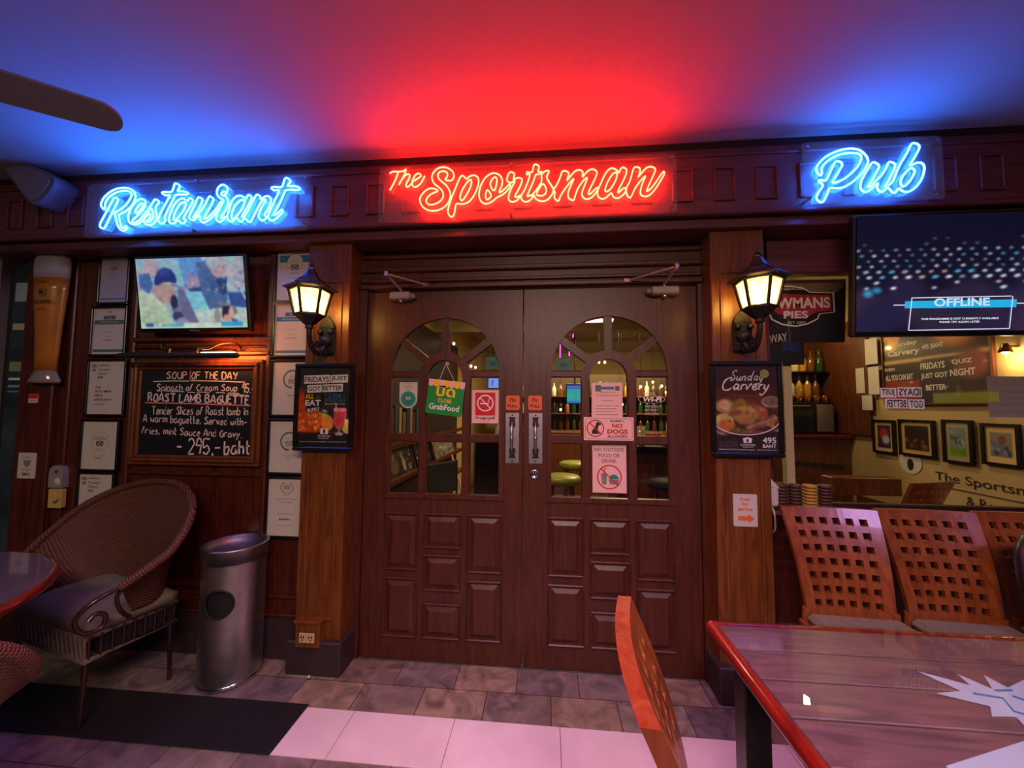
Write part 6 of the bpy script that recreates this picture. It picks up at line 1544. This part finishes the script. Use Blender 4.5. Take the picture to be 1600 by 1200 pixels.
t = thing('pink_neon_tubes', 'pink upright neon tubes in the right door arch', 'neon light', at(876, 550, 2.6)); mg = glow('pink_neon', (5, .25, 5.5))
for x0, y0, y1 in ((870.5, 532, 543), (875.5, 528, 572), (890, 538, 556), (896, 516, 527)):
    a, b = at(x0, y0, 2.6), at(x0 - .5, y1, 2.6); m = MB(); m.cyl(a, b, .006, mg, 6); m.cyl((a.x, 2.6, a.z), (a.x, 2.6, 2.62), .002, M_BLACK, 5); m.build('neon_tube', t)
t = thing('neon_reflection', 'mirrored neon script reflection built as pale lettering on the bar room beam', 'lettering', at(975, 525, 2.29)); m = MB(); p = at(958, 528, 2.29); q = at(1003, 514, 2.29)  # mirrored neon reflection, modelled as pale letters on the beam face
m.text("Pub's", p.x, p.z, 2.29, M_PAPER, h=q.z - p.z, w=q.x - p.x, mirror=True, shear=.0); m.build('lettering', t)

# ------------------------------------------------------------------ what shows through the pub window
t = thing('pie_banner', 'dark pie banner board with red and white badge inside the window', 'banner', (1.55, .08, 1.76))
x0, x1, z0, z1 = 1.335, 1.765, 1.760, 2.108
m = MB(); m.prism([(x0, z0), (x1 - .02, z0), (x1, z1), (x0, z1)], .085, .095, flat('banner_cloth', '1d1a24', .6)); bd = m.build('board', t)
m = MB(); y = .0845
m.poly([(x0, z1), (x0, z1 - .06), (x0 + .22, z1 - .06), (x0 + .34, z1 - .10), (x1 - .01, z1 - .04), (x1, z1)][::1], y, flat('banner_tan', '7a6456', .6))
L = lambda px, py: (at(px, py, y).x, at(px, py, y).z)
def pl(pts): return [L(*p) for p in pts]
out = pl([(1198, 449), (1215, 447), (1235, 446), (1254, 449), (1266, 456), (1303, 457), (1305, 488), (1281, 491), (1278, 499), (1262, 507), (1243, 511), (1222, 508), (1205, 500), (1196, 480)])[::-1]
m.poly(out, y - .0008, M_WHITE); c0 = (sum(p[0] for p in out) / len(out), sum(p[1] for p in out) / len(out))
m.poly([(c0[0] + (a - c0[0]) * .95, c0[1] + (b - c0[1]) * .93) for a, b in out], y - .0014, M_INK)
m.poly([(c0[0] + (a - c0[0]) * .92, c0[1] + (b - c0[1]) * .90) for a, b in pl([(1200, 456), (1266, 459), (1302, 459), (1304, 486), (1278, 489), (1262, 497), (1242, 500), (1212, 492), (1200, 482)])[::-1]], y - .002, flat('banner_red', 'a82c38', .5))
a, b = L(1197, 483), L(1296, 466); m.text('BOWMANS', a[0] - .035, a[1], y - .003, M_WHITE, h=.062, w=b[0] - a[0] + .035, bold=.03)
a, b = L(1224, 498), L(1262, 486); m.text('PIES', a[0], a[1], y - .003, M_WHITE, h=.042, w=b[0] - a[0], bold=.03)
a = L(1222, 455); m.text('TRADITIONAL', a[0] - .01, a[1] + .004, y - .003, M_WHITE, h=.014, w=.13); a = L(1231, 506); m.text('EST 2007', a[0], a[1], y - .003, M_WHITE, h=.012, w=.09)
m.build('printing', bd)
t = thing('takeaway_sign', 'dark sign ending in white letters EAWAY under the pie banner', 'sign', (1.38, .07, 1.64)); a, b = at(1180, 570, .07), at(1255, 508, .07)
m = MB(); m.box(a.x, b.x, .066, .08, a.z, 1.76, M_MATTBLACK, .004); bd = m.build('board', t); m = MB(); p, q = at(1197, 537, .065), at(1231, 516, .065); m.text('TAKEAWAY', p.x - .10, p.z - .012, .0645, M_PAPER, h=.045, w=q.x - p.x + .10, bold=.02, rot=.12)
p, q = at(1222, 549, .065), at(1250, 533, .065); m.box(p.x, q.x, .064, .065, p.z, q.z, flat('navy_label', '1c2450', .5)); m.build('printing', bd)
# counter with oven at the back of the window room
t = thing('back_counter', 'red brown counter with slatted vent behind the window', 'counter', (2.8, 2.2, 0))
m = MB(); m.box(2.30, 3.18, 2.05, 2.5, 0, 1.10, M_BARWOOD, .006); m.build('body', t); m = MB(); m.box(2.28, 3.19, 2.0, 2.52, 1.10, 1.135, M_REDWOOD, .006); m.build('worktop', t)
for k in range(6): m = MB(); p = at(1248 + k * 13, 724 + k * 1.2, 2.04); m.box(p.x - .03, p.x + .03, 2.04, 2.052, p.z - .02, p.z + .02, M_INK); m.build('vent_slot', t)
t = thing('oven', 'black oven with glass door on the counter behind the window', 'oven', (2.8, 2.3, 1.135))
m = MB(); m.box(2.45, 3.10, 2.12, 2.46, 1.136, 1.47, M_BLACK, .01); m.build('body', t); m = MB(); m.box(2.48, 2.88, 2.108, 2.122, 1.16, 1.44, M_DARKGLASS, .006); dd = m.build('door', t); m = MB(); m.cyl((2.52, 2.09, 1.425), (2.84, 2.09, 1.425), .008, M_CHROME, 8); m.build('handle', dd)
m = MB(); m.box(2.92, 3.08, 2.108, 2.122, 1.16, 1.44, M_STEEL, .004); m.build('control_panel', t)
t = thing('bottle_shelf', 'two tier shelf with bottles above the oven behind the window', 'shelf', (2.7, 2.35, 1.50))
for z in (1.50, 1.78): m = MB(); m.box(2.30, 3.15, 2.25, 2.48, z, z + .018, M_BLACK, .003); m.build('board', t)
m = MB(); m.box(2.30, 3.15, 2.48, 2.50, 1.137, 2.2, M_BARWOOD); m.build('back_panel', t)
for k in range(5): bottle((3, 2, 3, 3, 0)[k], 2.72 + .085 * k, 2.33, 1.519, 'amber lit bottle on the lower shelf above the oven', 'bottles above the oven')
for k in range(6): bottle((3, 3, 2, 3, 0, 1)[k], 2.68 + .085 * k, 2.33, 1.799, 'amber lit bottle on the upper shelf above the oven', 'bottles above the oven')
point('shelf_light', (2.74, 2.08, 2.02), 3.0, (1, .72, .2), .02)
for k in range(5):
    m = MB(); m.lathe([(.03, 0), (.038, .06), (.036, .062), (.027, .004), (0, .004)], (2.70 + k * .085, 2.175, 1.471), flat('copper', 'b8794c', .25, metal=1.0) if k == 0 else MATS['copper'], 14); m.build('copper_cup', None, 'small copper cup lined up on top of the oven', 'cup', 'copper cups on the oven')
# pictures on the right hand wall
PX = 3.198
def wallrect(x0, y0, x1, y1):
    a, b, c, d = at_x(x0, y0, PX), at_x(x0, y1, PX), at_x(x1, y0, PX), at_x(x1, y1, PX)
    return c.y, a.y, (b.z + d.z) / 2, (a.z + c.z) / 2
pics = [((1366, 656, 1400, 708), 'black framed red picture, farthest of four on the side wall', raster(28, 36, 'b8a070', [('p', [(.14, .12), (.86, .12), (.86, .88), (.14, .88)], '3a1c1c'), ('e', .5, .6, .25, .2, '9a2c2c', .5), ('e', .6, .4, .2, .15, '8f9ab8', .5)])),
        ((1407, 656, 1462, 713), 'black framed picture with dark scene, second on the side wall', raster(36, 36, 'b89a5c', [('p', [(.12, .12), (.88, .12), (.88, .88), (.12, .88)], '2a2018'), ('b', 30, .15, .85, .15, .5, .03, .08, ['5a2c1c', '8a5a3c', '3a2418'])])),
        ((1475, 656, 1522, 724), 'framed green and grey sports picture, third on the side wall', raster(30, 40, 'a89868', [('p', [(.15, .12), (.85, .12), (.85, .88), (.15, .88)], '7a8488'), ('p', [(.15, .12), (.85, .12), (.85, .35), (.15, .35)], '6a8a2c'), ('b', 20, .25, .75, .35, .8, .04, .09, ['2c3034', 'a8b0b4', '50585c'])])),
        ((1536, 662, 1597, 728), 'framed picture of a lying figure, nearest on the side wall', raster(40, 36, 'd8b878', [('p', [(.16, .16), (.84, .16), (.84, .84), (.16, .84)], '8a8078'), ('e', .55, .62, .12, .13, '8a4a34'), ('p', [(.2, .6), (.45, .55), (.8, .3), (.8, .18), (.2, .2)], '6a6e8c'), ('b', 14, .2, .8, .2, .5, .04, .09, ['9a9ab0', '3a3a50', '6a4a44'])]))]
for rc, lb, A in pics:
    y0, y1, z0, z1 = wallrect(*rc); framed('framed_picture', lb, y0, y1, z0, z1, PX, -1, A, M_BLACK)
y0, y1, z0, z1 = wallrect(1382, 525, 1558, 632)
z1 += .16
A = raster(90, 60, '2c1c18', [('p', [(0, .55), (1, .55), (1, 1), (0, 1)], '3a2418'), ('b', 20, 0, .2, .7, 1, .03, .07, ['d88a2c', 'c87420', '8a4a18']), ('e', .72, .82, .22, .2, 'a85a2c', .4), ('e', .72, .82, .16, .13, 'd08a4a', .5), ('p', [(0, .50), (1, .52), (1, .56), (0, .545)], 'c09a58'), ('p', [(0, .0), (.38, 0), (.38, .28), (0, .3)], '8a2c20'), ('e', .84, .42, .14, .16, '7a3c34', .5), ('p', [(.5, .0), (1, 0), (1, .12), (.5, .12)], '7a7c2c'), ('l', .99, .0, .99, 1, .012, 'c09a58')], 3)
t = framed('food_banner', 'large food banner with Sunday Carvery lettering on the side wall', y0, y1, z0, z1, PX - .01, -1, A, M_BARWOOD, cat='banner', mat_w=.01)
m = MB(); xf = lambda a, b: (PX - .025, y1 - a, b); W_, H_ = y1 - y0, z1 - z0
for s, u, v, h, w, mt in (('Sunday', .14, .70, .05, .24, M_PAPER), ('Carvery', .06, .58, .075, .34, M_PAPER), ('495 BAHT', .42, .63, .045, .20, M_PAPER), ('with all the', .38, .86, .03, .22, M_PAPER), ('trimmings', .38, .78, .03, .22, M_PAPER), ('EVERY', .02, .42, .03, .12, M_PAPER), ('ALL YOU CAN EAT', .02, .30, .055, .30, M_PAPER), ('FRIDAYS', .40, .40, .06, .22, M_PAPER), ('JUST GOT', .40, .28, .06, .24, M_PAPER), ('BETTER', .44, .16, .05, .18, M_PAPER), ('QUIZ', .68, .42, .045, .16, M_PAPER), ('NIGHT', .66, .30, .06, .20, M_PAPER)):
    m.text(s, u * W_, z0 + v * H_, 0, mt, h=h * H_ / .8, w=w * W_, bold=.03, xf=xf)
m.build('lettering', t)
t = thing('wall_lettering', 'dark underlined pub name lettering low on the side wall', 'lettering', (PX, .9, 1.0)); m = MB()
P0 = at_x(1462, 752, PX); P1 = at_x(1600, 772, PX); xf = lambda a, b: (PX - .002, P0.y - a, b)
zz = P0.z - .005; WL = (P0.y - .30)
m.text('The Sportsman Pub', 0, zz, 0, M_INK, h=.085, w=WL, xf=xf); m.box(PX - .002, PX - .001, .3, P0.y - .1, zz - .03, zz - .024, M_INK); m.text('& Restaurant', .22, zz - .13, 0, M_INK, h=.07, w=WL * .52, xf=xf)
m.build('lettering', t)
t = thing('house_emblem', 'small shield emblem with a dark figure on the side wall', 'emblem', (PX, 1.6, 1.0)); m = MB(); q = at_x(1423, 722, PX)
ring = [(q.y + .10 * math.cos(a), q.z + .10 * math.sin(a)) for a in [2 * PI * k / 24 for k in range(24)]]
m.add([(PX - .003, a, b) for a, b in ring], [tuple(range(24))], M_PAPER); m.add([(PX - .004, q.y + .03 * math.cos(k), q.z + .05 * math.sin(k) - .02) for k in [2 * PI * i / 10 for i in range(10)]], [tuple(range(10))], M_INK); m.build('disc', t)
# papers and reflected lettering on the window glass
t = thing('window_notice', 'pale paper notice taped on the window glass at the right edge', 'notice', (2.4, .038, 1.33)); a, b = at(1546, 652, .036), at(1640, 588, .036)
m = MB(); m.box(a.x, b.x, .036, .0375, a.z, b.z, flat('thin_paper', '8f8676', .6)); m.build('sheet', t); m = MB()
for k, s in enumerate(('Sunday Carvery', 'from 12 noon until late', '495 baht per person', 'Please book your table', 'at the bar')): m.text(s, a.x + .03, b.z - .05 - k * .034, .0355, M_GREY, h=.014, w=.16 - .01 * k)
m.box(a.x + .0, a.x + .05, .0354, .0357, a.z + .08, a.z + .13, flat('highlighter', 'a8b83c', .5)); m.build('printing', t)
t = thing('window_reflection', 'reflection of Fridays just got better built as black on white lettering on the window', 'decal', (1.75, .038, 1.42)); m = MB(); y = .037  # poster reflection modelled as flat mirrored lettering at the glass plane
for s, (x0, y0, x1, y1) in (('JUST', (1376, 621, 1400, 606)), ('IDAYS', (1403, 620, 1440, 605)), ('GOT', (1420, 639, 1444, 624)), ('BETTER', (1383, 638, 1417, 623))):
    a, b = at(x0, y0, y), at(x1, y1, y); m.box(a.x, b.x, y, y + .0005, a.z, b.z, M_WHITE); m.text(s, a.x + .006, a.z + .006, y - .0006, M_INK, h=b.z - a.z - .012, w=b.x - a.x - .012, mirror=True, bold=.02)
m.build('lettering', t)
k5 = copy_tree(k1); k5['label'] = 'lattice back chair set behind the window glass in place of a chair reflection'; k5.location = (2.42, .78, .0); k5.rotation_euler = (0, 0, R(200))  # chair copy added where the glass mirrors the terrace chairs
t = thing('dining_table', 'dark table inside the bar room behind the window', 'table', (1.85, 1.0, 0)); m = MB(); m.box(1.50, 2.15, .85, 1.4, .74, .775, M_BARWOOD, .006); m.build('top', t)
for sx in (1.54, 2.11):
    for sy in (.89, 1.36): m = MB(); m.box(sx - .03, sx + .03, sy - .03, sy + .03, 0, .74, M_BARWOOD, .003); m.build('leg', t)
t = thing('reflection_box', 'dark box on the table behind the window in place of a chair reflection', 'box', (1.8, .95, .775)); a = at(1303, 790, .88); b = at(1410, 757, .88)  # plain dark box added for the mirrored chairs in the glass
m = MB(); m.box(a.x, b.x, .88, 1.0, .775, max(b.z, .90), M_BARWOOD, .005); m.build('body', t)

m = MB(); m.box(3.165, 3.20, 1.78, 2.75, 1.14, 2.28, M_BARWOOD, .004); struct(m, 'trim_3', 'dark wood panel on the side wall beyond the food banner', 'trim')
for (x0, y0, x1, y1), wh in (((1351, 531, 1372, 568), 'topmost of the group'), ((1337, 576, 1352, 614), 'left of the middle pair'), ((1356, 574, 1375, 616), 'right of the middle pair'), ((1347, 618, 1364, 641), 'lowest of the group')):
    a, b = at_x(x0, y0, 3.163), at_x(x1, y1, 3.163); m = MB(); m.box(3.160, 3.1645, b.y, a.y, b.z, a.z, M_PAPER); m.build('wall_card', None, 'plain beige card on the dark panel beyond the food banner, ' + wh, 'card', 'beige cards on the dark panel')

q = at_x(1571, 548, 3.12)
t = thing('wall_spotlight', 'small lit brass spotlight by the food banner behind the window', 'lamp', (3.2, q.y, q.z)); m = MB(); m.cyl((3.198, q.y, q.z + .03), (3.13, q.y, q.z + .03), .008, M_BRASS, 8); m.lathe([(.012, .05), (.02, .035), (.034, -.01), (.030, -.01), (.014, .03)], (q.x, q.y, q.z), M_BRASS, 16); m.build('shade', t)
m = MB(); m.ball((q.x, q.y, q.z - .004), .02, M_GLOBE, 12, 8); m.build('bulb', t); point('spotlight_glow', (q.x, q.y, q.z - .04), 3.5, (1, .7, .32), .02)
